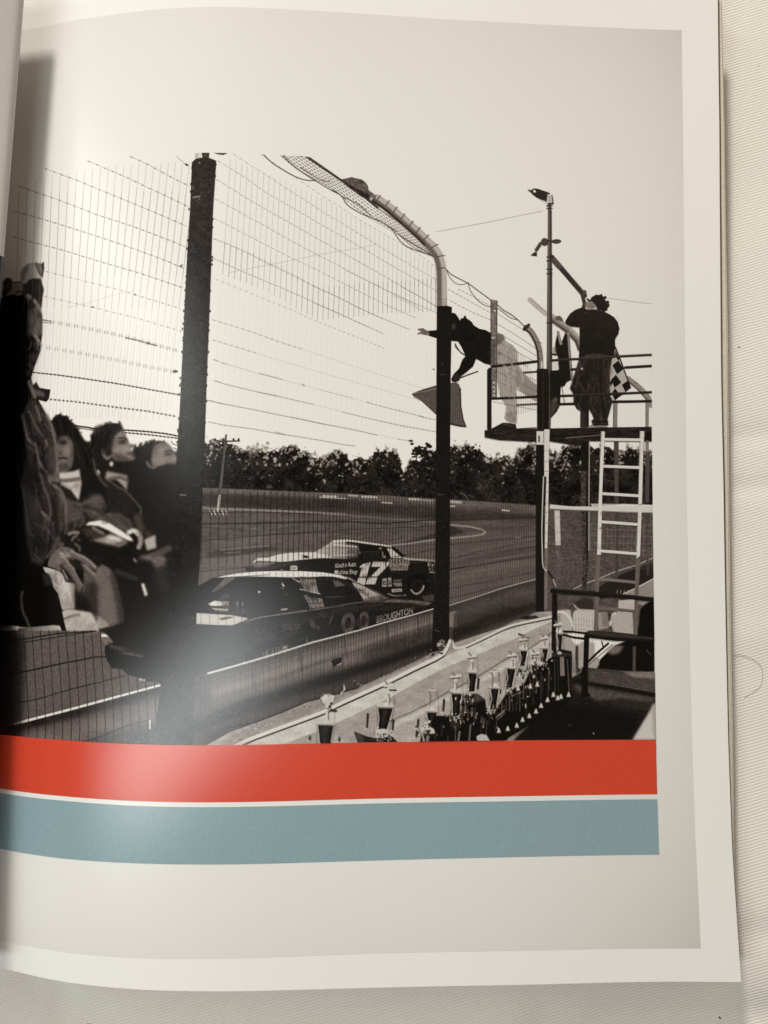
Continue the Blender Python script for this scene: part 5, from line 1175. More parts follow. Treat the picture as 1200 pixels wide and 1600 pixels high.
def trophy(cup, fig, light=None, plinth=None, arc=False):
    """cup: x0,x1 top, y top, x0,x1 bottom, y bottom; fig: cx, y top, y bottom, width"""
    x0, x1, yt, a0, a1, yb = cup; cx, ft, fb, fw = fig
    poly([(x0 - 3, yt - 1), (x0 + 2, yt), (a0 + 1, yb), (a0 - 2.5, yb)], 132, .8, .5)
    poly([(x0, yt), (x1, yt), (a1, yb), (a0, yb)], 27, 1, .2)
    poly([(x0 + .32 * (x1 - x0), yt + 3), (x0 + .68 * (x1 - x0), yt + 3), (a0 + .6 * (a1 - a0), yb - 1), (a0 + .3 * (a1 - a0), yb - 1)], 52, .9, .5)
    line([(x0 - 1, yt + 2), (x0 + 1.2, (yt + yb) / 2), (a0 - 1, yb)], 1.3, 200, .75, .3); ell(a0, yb - 3, 1.1, 1.4, 235, .9, .3)
    poly([(x0 - 3, yt - 5), (x0 + 2, yt - 8), (x1 - 2, yt - 8), (x1 + 1.5, yt - 1), (x1, yt + 1.5), (x0 - 1, yt + 1)], 206, 1, .4); line([(x0, yt), (x1, yt + .6)], 1.2, 100, .6, .3); ell((x0 + x1) / 2, yt - 5, 2.2, 2, 240, .9, .5)
    if arc:
        line([(cx - fw, ft + 3), (cx, ft), (cx + fw * .9, ft + 3), (cx + fw, fb - 8)], 2.2, 140, 1, .2, True); line([(cx - fw, ft + 3), (cx - fw * .5, ft + 9), (cx - fw * .7, fb)], 2.0, 130, .9, .3, True); line([(cx - fw, ft + 1), (cx + fw * .8, ft + 1)], 2, 220)
    else:
        line([(cx - 1, fb), (cx - .5, (ft + fb) / 2 + 3), (cx + .5, ft + 6)], max(2.6, fw * .5), 214, 1, .3); line([(cx + 1.6, fb - 2), (cx + 1.2, (ft + fb) / 2 + 2)], 1.1, 110, .8, .3)
        line([(cx - fw, ft + 8), (cx - fw * .3, ft + 6), (cx + fw, ft + 5)], 3.0, 218, 1, .3); line([(cx - fw, ft + 10), (cx + fw, ft + 9)], 1.4, 84, .8, .3)
        line([(cx - fw * .8, ft + 1), (cx - fw * .2, ft + 5)], 1.6, 120, .9, .3); ell(cx - .4, (ft + fb) / 2 + 2, .9, .9, 60, .8)
    ell((a0 + a1) / 2 - 2, yb + 4, 3, 4, 150, .7, .6); ell((a0 + a1) / 2 - 2.5, yb + 5, 1.2, 2.2, 236, .9, .3)
    TROPHY.append([(min(cx - fw, x0 - 3), ft), (max(cx + fw, x1 + 1), ft), (x1 + 2, yt), (a1 + 3, yb + 7), (a0 - 4, yb + 7), (x0 - 4, yt)])


PLINTH = [(655, 1164), (660, 1140), (682, 1118), (700, 1119), (708, 1112), (716, 1124), (721, 1096), (732, 1084), (748, 1085), (758, 1094), (760, 1110), (768, 1118), (776, 1108), (790, 1085), (804, 1075), (818, 1070), (828, 1048), (846, 1040), (862, 1026), (866, 1012),
          (893, 1018), (893, 1088), (880, 1100), (862, 1106), (834, 1128), (812, 1142), (795, 1152), (786, 1164)]
poly(PLINTH, 27, 1, .4)
poly([(721, 1098), (727, 1085), (743, 1083), (757, 1092), (741, 1101), (727, 1100)], 70, 1, .5); line([(740, 1100), (757, 1093)], 2, 40); poly([(704, 1122), (715, 1126), (722, 1135), (712, 1140), (702, 1134)], 56, .9, .8)
for (x0, y0, x1, y1, t) in ((712, 1136, 711, 1160, 92), (718, 1143, 715, 1164, 150), (735, 1132, 733, 1156, 120), (761, 1126, 759, 1148, 74), (775, 1122, 776, 1136, 66), (738, 1106, 737, 1118, 150), (721, 1104, 718, 1118, 150), (800, 1082, 801, 1112, 66), (812, 1082, 812, 1110, 84), (822, 1075, 822, 1118, 60), (806, 1098, 806, 1110, 70), (700, 1150, 699, 1162, 70), (833, 1060, 833, 1100, 64), (845, 1054, 845, 1092, 70), (856, 1050, 856, 1088, 66), (866, 1030, 867, 1086, 70), (871, 1030, 872, 1080, 54), (886, 1030, 889, 1082, 96), (892, 1028, 893, 1078, 60), (776, 1120, 790, 1108, 150), (790, 1108, 791, 1092, 84), (800, 1087, 815, 1081, 120), (777, 1124, 788, 1114, 96)):
    line([(x0, y0), (x1, y1)], 1.5 if t < 120 else 2.2, t, .8, .3)
poly([(752, 1118), (758, 1123), (757, 1134), (750, 1128)], 100, .8, .6); poly([(744, 1150), (752, 1146), (760, 1148), (766, 1158), (752, 1160), (745, 1156)], 205, .95, .4)
trophy((497, 521, 1132, 500, 516, 1164), (512, 1083, 1126, 9)); ell(512.5, 1092, 9.6, 8, 222, 1, 1.0); poly([(506, 1096), (514, 1088), (521, 1091), (519, 1099), (510, 1101)], 196, .7, 1.2); ell(514, 1087, 3, 1.4, 150, .7, .6); ell(518, 1099, 2.4, 2.2, 52, .9, .4); ell(515.5, 1104, 2.4, 2.4, 52, .9, .4); line([(517, 1109), (525, 1111)], 3, 52, .9, .4); line([(495, 1145), (494, 1163)], 2.2, 150, .8, .4)
trophy((591, 614, 1105, 591, 604, 1139), (607, 1064, 1102, 6)); line([(607, 1073), (619, 1072)], 3, 214); line([(609, 1078), (619, 1078.5)], 2.2, 48); poly([(587, 1139), (600, 1138), (610, 1142), (607, 1153), (588, 1152)], 206, 1, .5); poly([(553, 1143), (562, 1146), (572, 1150), (590, 1154), (612, 1150), (622, 1160), (560, 1163)], 46, 1, .4); poly([(553, 1143), (566, 1148), (569, 1160), (562, 1162)], 78, .9, .6); ell(595, 1158, 4, 3, 120, .7, 1); ell(607, 1157, 2, 2, 170, .8, .6)
for x, y, h in ((573, 1128, 26), (613, 1134, 20), (652, 1132, 16), (692, 1104, 22), (746, 1070, 20), (704, 1118, 18), (728, 1106, 18), (483, 1154, 8), (529, 1156, 7), (650, 1148, 12)):
    line([(x + 2, y - h * .5), (x, y + h * .35)], 3.2, 52, .95, .3, False, 5); ell(x - 1, y + h * .4, 2.2, 1.6, 214, .9, .4); ell(x + 2.4, y - h * .55, 1.2, 1.6, 190, .8, .3); line([(x - .8, y - h * .2), (x - 1.4, y + h * .3)], 1, 165, .7, .3)
trophy((667, 683, 1112, 670, 676, 1137), (676, 1077, 1100, 6), arc=True); trophy((661, 678.5, 1145, 663, 674, 1162), (668, 1122, 1138, 3)); poly([(653, 1138), (668, 1131), (679, 1141), (678, 1145), (662, 1143)], 208, 1, .5); poly([(666, 1149), (671, 1149), (670, 1162), (664, 1162)], 150, .8, .5)
trophy((705.5, 721, 1083, 707, 717, 1118), (712, 1050, 1080, 7)); trophy((732, 744.5, 1051, 732, 741, 1080), (737, 1019, 1048, 6)); trophy((767, 779, 1075, 765, 774, 1108), (773, 1048, 1072, 6), arc=True); trophy((792, 805, 1044, 790, 799, 1074), (800, 1017, 1042, 6)); trophy((813, 823.5, 1016, 812, 819, 1040), (818, 992, 1014, 6)); line([(811, 991), (818, 995), (827, 997)], 3, 140, 1, .3); line([(810, 990), (819, 993)], 1.6, 70)
trophy((847, 856, 1013, 847, 852, 1034), (850, 990, 1011, 4)); trophy((830, 843, 1039, 831, 841, 1052), (836, 1014, 1036, 5)); trophy((870.5, 878.5, 990, 871, 876, 1016), (871, 969, 987, 5))
poly([(861, 1021), (868, 1018), (893, 1020), (891, 1026), (863, 1026)], 60, .9, .5); poly([(874.5, 1026), (881, 1026), (882, 1056), (875, 1056)], 136, .95, .3); ell(874, 1020, 3.6, 2.6, 210, .9, .6)
random.seed(41)
for (x, y, n, sx_, sy_) in ((728, 1094, 26, 8, 5), (712, 1124, 30, 7, 6), (770, 1114, 26, 7, 5), (790, 1080, 24, 6, 5), (815, 1050, 26, 7, 6), (838, 1040, 34, 8, 7), (850, 1040, 24, 5, 6), (668, 1142, 24, 7, 6), (600, 1150, 22, 9, 4), (825, 1078, 18, 8, 8), (806, 1092, 12, 9, 9), (746, 1116, 12, 7, 7)):
    for _ in range(n):
        px_, py_ = random.gauss(x, sx_), random.gauss(y, sy_); t_ = random.choice((34, 34, 28, 60, 96, 140, 190, 236))
        if random.random() < .5:
            line([(px_, py_ - random.uniform(1, 4)), (px_ + random.uniform(-.6, .6), py_ + random.uniform(1, 3))], random.uniform(.9, 1.8), t_, .9, .2)
        else:
            ell(px_, py_, random.uniform(.6, 1.7), random.uniform(.5, 1.5), t_, .9, .2)
for x, y, h in ((722, 1120, 14), (731, 1118, 16), (742, 1120, 18), (764, 1124, 14), (784, 1110, 20), (796, 1100, 20), (808, 1088, 22), (818, 1080, 22), (828, 1076, 24), (838, 1072, 22), (848, 1068, 20), (858, 1066, 22), (774, 1140, 10), (752, 1138, 10), (690, 1140, 16), (680, 1150, 8)):
    line([(x, y - h * .6), (x - .4, y + h * .5)], random.uniform(1.0, 1.8), random.choice((84, 110, 70, 58)), .75, .3); ell(x + 3, y - h * .3, 1.1, 2.4, random.choice((150, 200, 96)), .8, .4)
for x, y in ((855, 1094), (845, 1103), (837, 1112), (826.6, 1119), (816, 1125), (807, 1134), (793, 1139), (779, 1142), (871, 1091), (876, 1089), (888, 1086), (864, 1086), (828, 1073), (809, 1076), (839, 1070)):
    poly([(x - .6, y - 5), (x + 1, y - 5), (x + 3.6, y + 2.4), (x - 3.2, y + 2.4)], 226, .95, .4); line([(x - 3, y + 3), (x + 3, y + 3)], 1.2, 120, .6)

# ---- the picture ends at its printed edges; beyond them only the tone of the panel
q_ = tx([(1014, 150), (1016.5, 400), (1018, 555), (1018.5, 700), (1019.5, 800), (1021.5, 950), (1025, 1155), (1027, 1245), (1028, 1260)])
xe = np.interp(np.arange(TH), q_[:, 1], q_[:, 0]); ytop = tx([(330, 238.6)])[0, 1]
mk = np.clip(np.arange(TW)[None, :] - xe[:, None] + .5, 0, 1); mk = np.maximum(mk, np.clip(ytop - np.arange(TH)[:, None] + .5, 0, 1)).astype(np.float32)
T += mk * (SKY - T)

# ---- film grain over the printed picture
gr = rng.standard_normal((TH, TW)).astype(np.float32); gr = blur(gr, .75); gr /= gr.std()
dark = np.clip((SKY - T) / 60.0, 0, 1)
T += gr * (0.9 + 3.6 * dark * np.clip(T / 90.0, .25, 1.0))
del gr
T = np.clip(T, 0, 255)
# ================================================================ materials
def mat(name):
    m = bpy.data.materials.new(name); m.use_nodes = True
    nt = m.node_tree; b = nt.nodes['Principled BSDF']
    return m, nt, b


def node(nt, kind, **kw):
    n = nt.nodes.new(kind)
    for k, v in kw.items():
        setattr(n, k, v)
    return n


def gloss_coat(nt, b, rough=0.255, ior=1.45, strength=0.20):
    """calendered coated paper: ink or paper under a satin gloss with a fine pebbled tooth"""
    out = nt.nodes['Material Output']
    nt.nodes.remove(b)
    geo = node(nt, 'ShaderNodeTexCoord')
    n1 = node(nt, 'ShaderNodeTexNoise'); n1.inputs['Scale'].default_value = 3800; n1.inputs['Detail'].default_value = 2.0
    n2 = node(nt, 'ShaderNodeTexNoise'); n2.inputs['Scale'].default_value = 38; n2.inputs['Detail'].default_value = 1.0
    nt.links.new(geo.outputs['Object'], n1.inputs['Vector']); nt.links.new(geo.outputs['Object'], n2.inputs['Vector'])
    b1 = node(nt, 'ShaderNodeBump'); b1.inputs['Strength'].default_value = strength; b1.inputs['Distance'].default_value = 0.00010
    b2 = node(nt, 'ShaderNodeBump'); b2.inputs['Strength'].default_value = 0.05; b2.inputs['Distance'].default_value = 0.0006
    nt.links.new(n2.outputs['Fac'], b2.inputs['Height']); nt.links.new(n1.outputs['Fac'], b1.inputs['Height'])
    nt.links.new(b2.outputs['Normal'], b1.inputs['Normal'])
    df = node(nt, 'ShaderNodeBsdfDiffuse'); gl = node(nt, 'ShaderNodeBsdfAnisotropic', distribution='BECKMANN')
    gl.inputs['Roughness'].default_value = rough; gl.inputs['Color'].default_value = (1, 1, 1, 1)
    fr = node(nt, 'ShaderNodeFresnel'); fr.inputs['IOR'].default_value = ior
    mx_ = node(nt, 'ShaderNodeMixShader')
    nt.links.new(fr.outputs['Fac'], mx_.inputs[0]); nt.links.new(df.outputs[0], mx_.inputs[1]); nt.links.new(gl.outputs[0], mx_.inputs[2])
    nt.links.new(b1.outputs['Normal'], gl.inputs['Normal']); nt.links.new(mx_.outputs[0], out.inputs['Surface'])
    return geo, df


def flat_ink(name, rgb, var=0.03):
    m, nt, b = mat(name)
    geo, b = gloss_coat(nt, b)
    n = node(nt, 'ShaderNodeTexNoise'); n.inputs['Scale'].default_value = 1500; n.inputs['Detail'].default_value = 3
    nt.links.new(geo.outputs['Object'], n.inputs['Vector'])
    r = node(nt, 'ShaderNodeValToRGB')
    r.color_ramp.elements[0].position = .3; r.color_ramp.elements[1].position = .7
    r.color_ramp.elements[0].color = [c * (1 - var * 2) for c in rgb] + [1]; r.color_ramp.elements[1].color = [c * (1 + var) for c in rgb] + [1]
    nt.links.new(n.outputs['Fac'], r.inputs['Fac']); nt.links.new(r.outputs['Color'], b.inputs['Color'])
    return m


PAPER_RGB = (0.82, 0.805, 0.775)
M_PAPER = flat_ink('coated_paper', PAPER_RGB, 0.006)
M_SHADED_PAGE = flat_ink('shaded_page_paper', (0.52, 0.495, 0.47), 0.01)  # facing page: shade from grazing light put into its paper colour
M_RED = flat_ink('red_ink', (0.62, 0.064, 0.032))
M_BLUE = flat_ink('blue_ink', (0.250, 0.358, 0.392))
M_BLACK = flat_ink('black_ink', (0.012, 0.011, 0.010))
M_DARKEDGE = flat_ink('dark_page_edge', (0.10, 0.075, 0.045))  # colours the thin dark line beneath the open page
M_EDGE = flat_ink('paper_edge', (0.66, 0.60, 0.50), 0.05)

# printed picture: the tone plate becomes ink on paper
tt = np.array([0, 20, 36, 60, 95, 140, 190, 235, 255.])
cr = np.interp(T, tt, [0, 8, 24, 53, 97, 144, 193, 236, 255]) / 255.0
cg = np.interp(T, tt, [0, 7, 22, 48, 88, 136, 188, 235, 255]) / 255.0
cb = np.interp(T, tt, [0, 6, 21, 47, 87, 133, 185, 234, 255]) / 255.0


def s2l(c):
    return np.where(c <= .04045, c / 12.92, ((c + .055) / 1.055) ** 2.4)


def l2s(c):
    return np.where(c <= .0031308, c * 12.92, 1.055 * np.power(np.maximum(c, 1e-9), 1 / 2.4) - .055)


rgba = np.ones((TH, TW, 4), np.float32)
for k, (c, p) in enumerate(zip((cr, cg, cb), PAPER_RGB)):
    rgba[..., k] = l2s(s2l(c) * p)
img = bpy.data.images.new('printing_plate', TW, TH, alpha=False)
img.pixels.foreach_set(np.ascontiguousarray(rgba[::-1]).ravel())
img.update()
img.pack()
del rgba, cr, cg, cb

M_PRINT, nt, b = mat('printed_ink')
_, b = gloss_coat(nt, b)
ti = node(nt, 'ShaderNodeTexImage'); ti.image = img; ti.extension = 'EXTEND'
nt.links.new(ti.outputs['Color'], b.inputs['Color'])

# twill cloth
M_CLOTH, nt, b = mat('cream_twill')
b.inputs['Roughness'].default_value = 0.9; b.inputs['Specular IOR Level'].default_value = 0.15
tc = node(nt, 'ShaderNodeTexCoord')
wob = node(nt, 'ShaderNodeTexNoise'); wob.inputs['Scale'].default_value = 70; wob.inputs['Detail'].default_value = 3
nt.links.new(tc.outputs['Object'], wob.inputs['Vector'])
va = node(nt, 'ShaderNodeVectorMath', operation='SCALE'); va.inputs['Scale'].default_value = 0.0011
nt.links.new(wob.outputs['Color'], va.inputs[0])
vb = node(nt, 'ShaderNodeVectorMath', operation='ADD')
nt.links.new(tc.outputs['Object'], vb.inputs[0]); nt.links.new(va.outputs['Vector'], vb.inputs[1])


def bands(angle, period, kind='SIN'):
    mp = node(nt, 'ShaderNodeMapping'); mp.inputs['Rotation'].default_value = (0, 0, angle)
    nt.links.new(vb.outputs['Vector'], mp.inputs['Vector'])
    wv = node(nt, 'ShaderNodeTexWave', wave_type='BANDS', bands_direction='X', wave_profile=kind)
    wv.inputs['Scale'].default_value = 2 * math.pi / (20 * period)
    nt.links.new(mp.outputs['Vector'], wv.inputs['Vector'])
    return wv


wa = bands(math.radians(90 - 17), 0.00080)
wb_ = bands(math.radians(28), 0.00052)
wm = node(nt, 'ShaderNodeMath', operation='MULTIPLY'); wm.inputs[1].default_value = 0.45
nt.links.new(wb_.outputs['Fac'], wm.inputs[0])
ws = node(nt, 'ShaderNodeMath', operation='ADD')
nt.links.new(wa.outputs['Fac'], ws.inputs[0]); nt.links.new(wm.outputs['Value'], ws.inputs[1])
fz = node(nt, 'ShaderNodeTexNoise'); fz.inputs['Scale'].default_value = 2200; fz.inputs['Detail'].default_value = 3
nt.links.new(tc.outputs['Object'], fz.inputs['Vector'])
wz = node(nt, 'ShaderNodeMath', operation='ADD'); nt.links.new(ws.outputs['Value'], wz.inputs[0]); nt.links.new(fz.outputs['Fac'], wz.inputs[1])
bp = node(nt, 'ShaderNodeBump'); bp.inputs['Strength'].default_value = 0.6; bp.inputs['Distance'].default_value = 0.00010
nt.links.new(wz.outputs['Value'], bp.inputs['Height']); nt.links.new(bp.outputs['Normal'], b.inputs['Normal'])
spk = node(nt, 'ShaderNodeTexNoise'); spk.inputs['Scale'].default_value = 420; spk.inputs['Detail'].default_value = 1
nt.links.new(tc.outputs['Object'], spk.inputs['Vector'])
rs = node(nt, 'ShaderNodeValToRGB'); rs.color_ramp.elements[0].position = .165; rs.color_ramp.elements[1].position = .20
rs.color_ramp.elements[0].color = (.10, .09, .08, 1); rs.color_ramp.elements[1].color = (1, 1, 1, 1)
nt.links.new(spk.outputs['Fac'], rs.inputs['Fac'])
rc = node(nt, 'ShaderNodeValToRGB'); rc.color_ramp.elements[0].color = (.735, .70, .63, 1); rc.color_ramp.elements[1].color = (.84, .81, .75, 1)
rc.color_ramp.elements[0].position = .1; rc.color_ramp.elements[1].position = 1.0
wd = node(nt, 'ShaderNodeMath', operation='DIVIDE'); wd.inputs[1].default_value = 1.45
nt.links.new(ws.outputs['Value'], wd.inputs[0]); nt.links.new(wd.outputs['Value'], rc.inputs['Fac'])
mx = node(nt, 'ShaderNodeMix', data_type='RGBA', blend_type='MULTIPLY'); mx.inputs[0].default_value = 1.0
nt.links.new(rc.outputs['Color'], mx.inputs[6]); nt.links.new(rs.outputs['Color'], mx.inputs[7]); nt.links.new(mx.outputs[2], b.inputs['Base Color'])

M_HAIR, nt, b = mat('dark_hair'); b.inputs['Base Color'].default_value = (.27, .23, .19, 1); b.inputs['Roughness'].default_value = .5


# ================================================================ mesh helpers
def obj(name, V, F, material, parent=None, label=None, normals=None, uv=None):
    me = bpy.data.meshes.new(name)
    me.from_pydata([tuple(v) for v in V], [], [tuple(f) for f in F])
    me.materials.append(material)
    for p in me.polygons:
        p.use_smooth = True
    if uv is not None:
        lay = me.uv_layers.new(name='page')
        li = np.empty(len(me.loops), np.int32); me.loops.foreach_get('vertex_index', li)
        lay.data.foreach_set('uv', np.asarray(uv, np.float32)[li].ravel())
    me.update()
    if normals is not None:
        me.normals_split_custom_set_from_vertices([tuple(n) for n in normals])
    o = bpy.data.objects.new(name, me)
    COL.objects.link(o)
    if parent is not None:
        o.parent = parent
    if label:
        o['label'] = label
    return o


def page_uv(x, y):
    return np.stack([(x - TX0) / (TW * TEX), 1 - (TY1 - y) / (TH * TEX)], -1)


def edge_fn(px, axis, off=0.0):
    q = page_xy(px, off)
    o = np.argsort(q[:, axis])
    a, b_ = q[o, axis], q[o, 1 - axis]
    return lambda v: np.interp(v, a, b_)


def gridxy(xl, xr, yb, yt, nx, ny):
    s = np.linspace(0, 1, nx)[None, :].repeat(ny, 0); t = np.linspace(0, 1, ny)[:, None].repeat(nx, 1)
    x = lerp(xl, 0.18, s); y = np.zeros_like(x)
    for _ in range(4):
        y = lerp(yb(x), yt(x), t); x = lerp(xl, xr(y), s)
    return x, y


def quads(nx, ny, base=0, flip=False):
    i = np.arange(nx - 1)[None, :] + np.arange(ny - 1)[:, None] * nx + base
    q = np.stack([i, i + 1, i + 1 + nx, i + nx], -1).reshape(-1, 4)
    return (q[:, ::-1] if flip else q).tolist()


def ring(nx, ny):
    a = list(range(nx)) + [nx - 1 + j * nx for j in range(1, ny)] + [nx * (ny - 1) + i for i in range(nx - 2, -1, -1)] + [j * nx for j in range(ny - 2, 0, -1)]
    return a


def patch_grid(name, xl, xr, yb, yt, off, material, parent, label=None, nx=110, ny=120):
    x, y = gridxy(xl, xr, yb, yt, nx, ny); x = x.ravel(); y = y.ravel()
    return obj(name, np.stack([x, y, zf(x, y) + off], -1), quads(nx, ny), material, parent, label, nrm(x, y), page_uv(x, y))


def slab(name, x, y, ztop, zbot, material, parent, label=None, normals=None):
    """a sheet or block with top, underside and rim"""
    ny, nx = x.shape; n = nx * ny
    V = np.concatenate([np.stack([x, y, ztop], -1).reshape(-1, 3), np.stack([x, y, zbot], -1).reshape(-1, 3)])
    r = ring(nx, ny)
    rv = V[r]; rb = V[[k + n for k in r]]
    m = len(r)
    V = np.concatenate([V, rv, rb])                       # own rim vertices: crisp edge
    F = quads(nx, ny) + quads(nx, ny, n, True) + [(2 * n + k, 2 * n + m + k, 2 * n + m + (k + 1) % m, 2 * n + (k + 1) % m) for k in range(m)]
    return obj(name, V, F, material, parent, label)


def patch(name, px, off, parent, label=None):
    """a printed figure: the part of the page that carries it"""
    p = M(px)
    d = 0.0022
    e = []
    for a, b_ in zip(p, np.roll(p, -1, 0)):
        n = max(1, int(np.hypot(*(b_ - a)) / d)); e += [a + (b_ - a) * i / n for i in range(n)]
    e = np.array(e)

    def inside(q):
        x, y = q[:, :1], q[:, 1:]; A = e; B = np.roll(e, -1, 0)
        c = (A[:, 1] > y) != (B[:, 1] > y)
        with np.errstate(divide='ignore', invalid='ignore'):
            xi = A[:, 0] + (y - A[:, 1]) * (B[:, 0] - A[:, 0]) / (B[:, 1] - A[:, 1])
        return (np.sum(c & (x < xi), 1) % 2) == 1
    gx, gy = np.meshgrid(np.arange(e[:, 0].min(), e[:, 0].max(), d), np.arange(e[:, 1].min(), e[:, 1].max(), d))
    gp = np.stack([gx.ravel(), gy.ravel()], -1)
    if len(gp):
        gp = gp[inside(gp)]
        if len(gp):
            gp = gp[np.min(np.hypot(gp[:, None, 0] - e[None, :, 0], gp[:, None, 1] - e[None, :, 1]), 1) > d * .45]
    allv = [Vector(v) * 1000 for v in np.concatenate([e, gp])]
    n = len(e)
    V, _, F, *_r = delaunay_2d_cdt(allv, [(i, (i + 1) % n) for i in range(n)], [], 0, 1e-4)
    V = np.array([(v[0], v[1]) for v in V]) / 1000
    F = [f if (V[f[1]][0] - V[f[0]][0]) * (V[f[2]][1] - V[f[0]][1]) - (V[f[1]][1] - V[f[0]][1]) * (V[f[2]][0] - V[f[0]][0]) > 0 else f[::-1] for f in F]
    cen = np.array([V[list(f)].mean(0) for f in F]); k = inside(cen)
    F = [f for f, ok in zip(F, k) if ok]
    x, y = V[:, 0], V[:, 1]
    return obj(name, np.stack([x, y, zf(x, y) + off], -1), F, M_PRINT, parent, label, nrm(x, y), page_uv(x, y))


# ================================================================ the cloth underneath
nx = ny = 420
cx, cy = np.meshgrid(np.linspace(-0.32, 0.50, nx), np.linspace(-0.40, 0.36, ny))
fl = lambda x, y, s, sd: fnoise(ny, nx, s, sd)
cz = 0.0007 * fl(cx, cy, 30, 91) * 0.6 + 0.0002 * fl(cx, cy, 11, 92)


def crease(px, h, w_):
    global cz
    q = plane_xy(px, 0.0035)
    for a, b_ in zip(q[:-1], q[1:]):
        dd = b_ - a; L = dd @ dd; t = np.clip(((cx - a[0]) * dd[0] + (cy - a[1]) * dd[1]) / L, 0, 1)
        r = np.hypot(cx - a[0] - t * dd[0], cy - a[1] - t * dd[1]); cz = cz + h * np.exp(-0.5 * (r / w_) ** 2)


crease([(1138, 682), (1320, 674)], -0.00045, 0.0018); crease([(1138, 763), (1320, 758)], -0.0005, 0.0018); crease([(1100, 1000), (1320, 985)], 0.0004, 0.004)
crease([(98, 1500), (94, 1640)], -0.0009, 0.0024); crease([(850, 1596), (1250, 1578)], -0.0011, 0.0035); crease([(560, 1640), (900, 1590)], 0.0008, 0.004); crease([(1165, 1455), (1300, 1440)], -0.0006, 0.003)
CLOTH_Z = 0.0035
cz += CLOTH_Z + 0.0026 * np.exp(-((cx - 0.215) ** 2 + (cy + 0.128) ** 2) / (2 * 0.028 ** 2)) * np.clip((cx - 0.17) / 0.02, 0, 1)
cloth = obj('cloth', np.stack([cx, cy, cz], -1).reshape(-1, 3), quads(nx, ny), M_CLOTH)
cloth['label'] = 'cream twill cloth spread flat beneath the open book'; cloth['category'] = 'cloth'

hp = plane_xy(smooth_pts([(1144, 1023), (1155, 1023), (1165, 1025.6), (1175, 1030), (1185, 1037.5), (1189, 1044), (1191, 1052.5), (1190, 1065), (1185, 1075), (1177, 1081), (1162, 1090)], False, 5), 0.0042)
HV, HF = [], []


def hair_z(p):
    i = int(round((p[0] + 0.32) / 0.82 * (nx - 1))); j = int(round((p[1] + 0.40) / 0.76 * (ny - 1)))
    return cz[j - 1:j + 2, i - 1:i + 2].max() + 0.00008


for i, p in enumerate(hp):
    d = hp[min(i + 1, len(hp) - 1)] - hp[max(i - 1, 0)]; d = d / np.hypot(*d); nn_ = np.array([-d[1], d[0]])
    for k in range(5):
        a = 2 * math.pi * k / 5; HV.append((*(p + nn_ * 0.00005 * math.cos(a)), hair_z(p) + 0.00005 * math.sin(a)))
    if i:
        HF += [((i - 1) * 5 + k, (i - 1) * 5 + (k + 1) % 5, i * 5 + (k + 1) % 5, i * 5 + k) for k in range(5)]
hair = obj('hair', HV, HF, M_HAIR); hair['label'] = 'single dark curled hair lying on the cloth right of the book'; hair['category'] = 'hair'

# ================================================================ the book
book = bpy.data.objects.new('open_book', None); COL.objects.link(book); book.location = (0, 0, 0)
book['label'] = 'open glossy book showing a printed racetrack photograph above red and blue bands'; book['category'] = 'book'
XL = -0.0185
pr = edge_fn([(1121, -30), (1121.5, 0), (1124, 200), (1125.3, 400), (1127, 600), (1130.5, 760), (1133.5, 950), (1138, 1160), (1144, 1325), (1151, 1430), (1158, 1534), (1160, 1560)], 1)
pb = edge_fn([(-60, 1497), (0, 1511), (50, 1524), (100, 1534), (200, 1545), (300, 1548.5), (450, 1547), (600, 1543), (850, 1538), (1159, 1534.5), (1180, 1534)], 0)
YT = 0.1275
pt = lambda x: np.full_like(x, YT)
x, y = gridxy(XL, pr, pb, pt, 130, 160)
slab('page', x, y, zf(x, y), zf(x, y) - 0.00012, M_PAPER, book, 'glossy right hand page arching up out of the gutter')
# under sheets
gap = lambda x, y: 0.00035 + 0.0016 * np.clip((0.04 - y) / 0.17, 0, 1) ** 1.2 * np.clip((x - 0.08) / 0.1, 0, 1)
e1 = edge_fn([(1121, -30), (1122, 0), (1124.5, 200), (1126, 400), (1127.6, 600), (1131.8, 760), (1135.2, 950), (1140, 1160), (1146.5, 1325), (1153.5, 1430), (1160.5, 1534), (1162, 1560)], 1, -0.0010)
e2 = edge_fn([(1124, -30), (1125.5, 0), (1129, 200), (1131.5, 400), (1134, 540), (1135.5, 700), (1137, 800), (1139.5, 950), (1143, 1100), (1145.5, 1200), (1148, 1325), (1151, 1430), (1157, 1534), (1158, 1560)], 1, -0.0016)
e3 = edge_fn([(1124, -30), (1126.5, 0), (1130.5, 200), (1133.2, 400), (1136, 540), (1137.5, 700), (1139, 800), (1141.5, 950), (1145, 1100), (1147, 1200), (1149, 1325), (1151.5, 1430), (1156, 1534), (1157, 1560)], 1, -0.0022)
pb2 = lambda x: pb(x) + 0.0016
for k, (e_, g0, m_, lb) in enumerate(((e1, 0.0, M_DARKEDGE, 'dark sheet just under the open page'), (e2, 0.0006, M_EDGE, 'pale sheet edge showing at the right'), (e3, 0.0012, M_EDGE, 'lowest pale sheet edge showing at the right'))):
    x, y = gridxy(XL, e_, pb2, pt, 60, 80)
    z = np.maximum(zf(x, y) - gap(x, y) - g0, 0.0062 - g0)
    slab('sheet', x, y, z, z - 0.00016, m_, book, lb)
x, y = gridxy(XL, lambda y: pr(y) - 0.0030, lambda x: pb(x) + 0.0055, pt, 50, 60)
slab('page_block', x, y, np.maximum(zf(x, y) - gap(x, y) - 0.0019, 0.0046), np.full_like(x, 0.0034), M_EDGE, book)

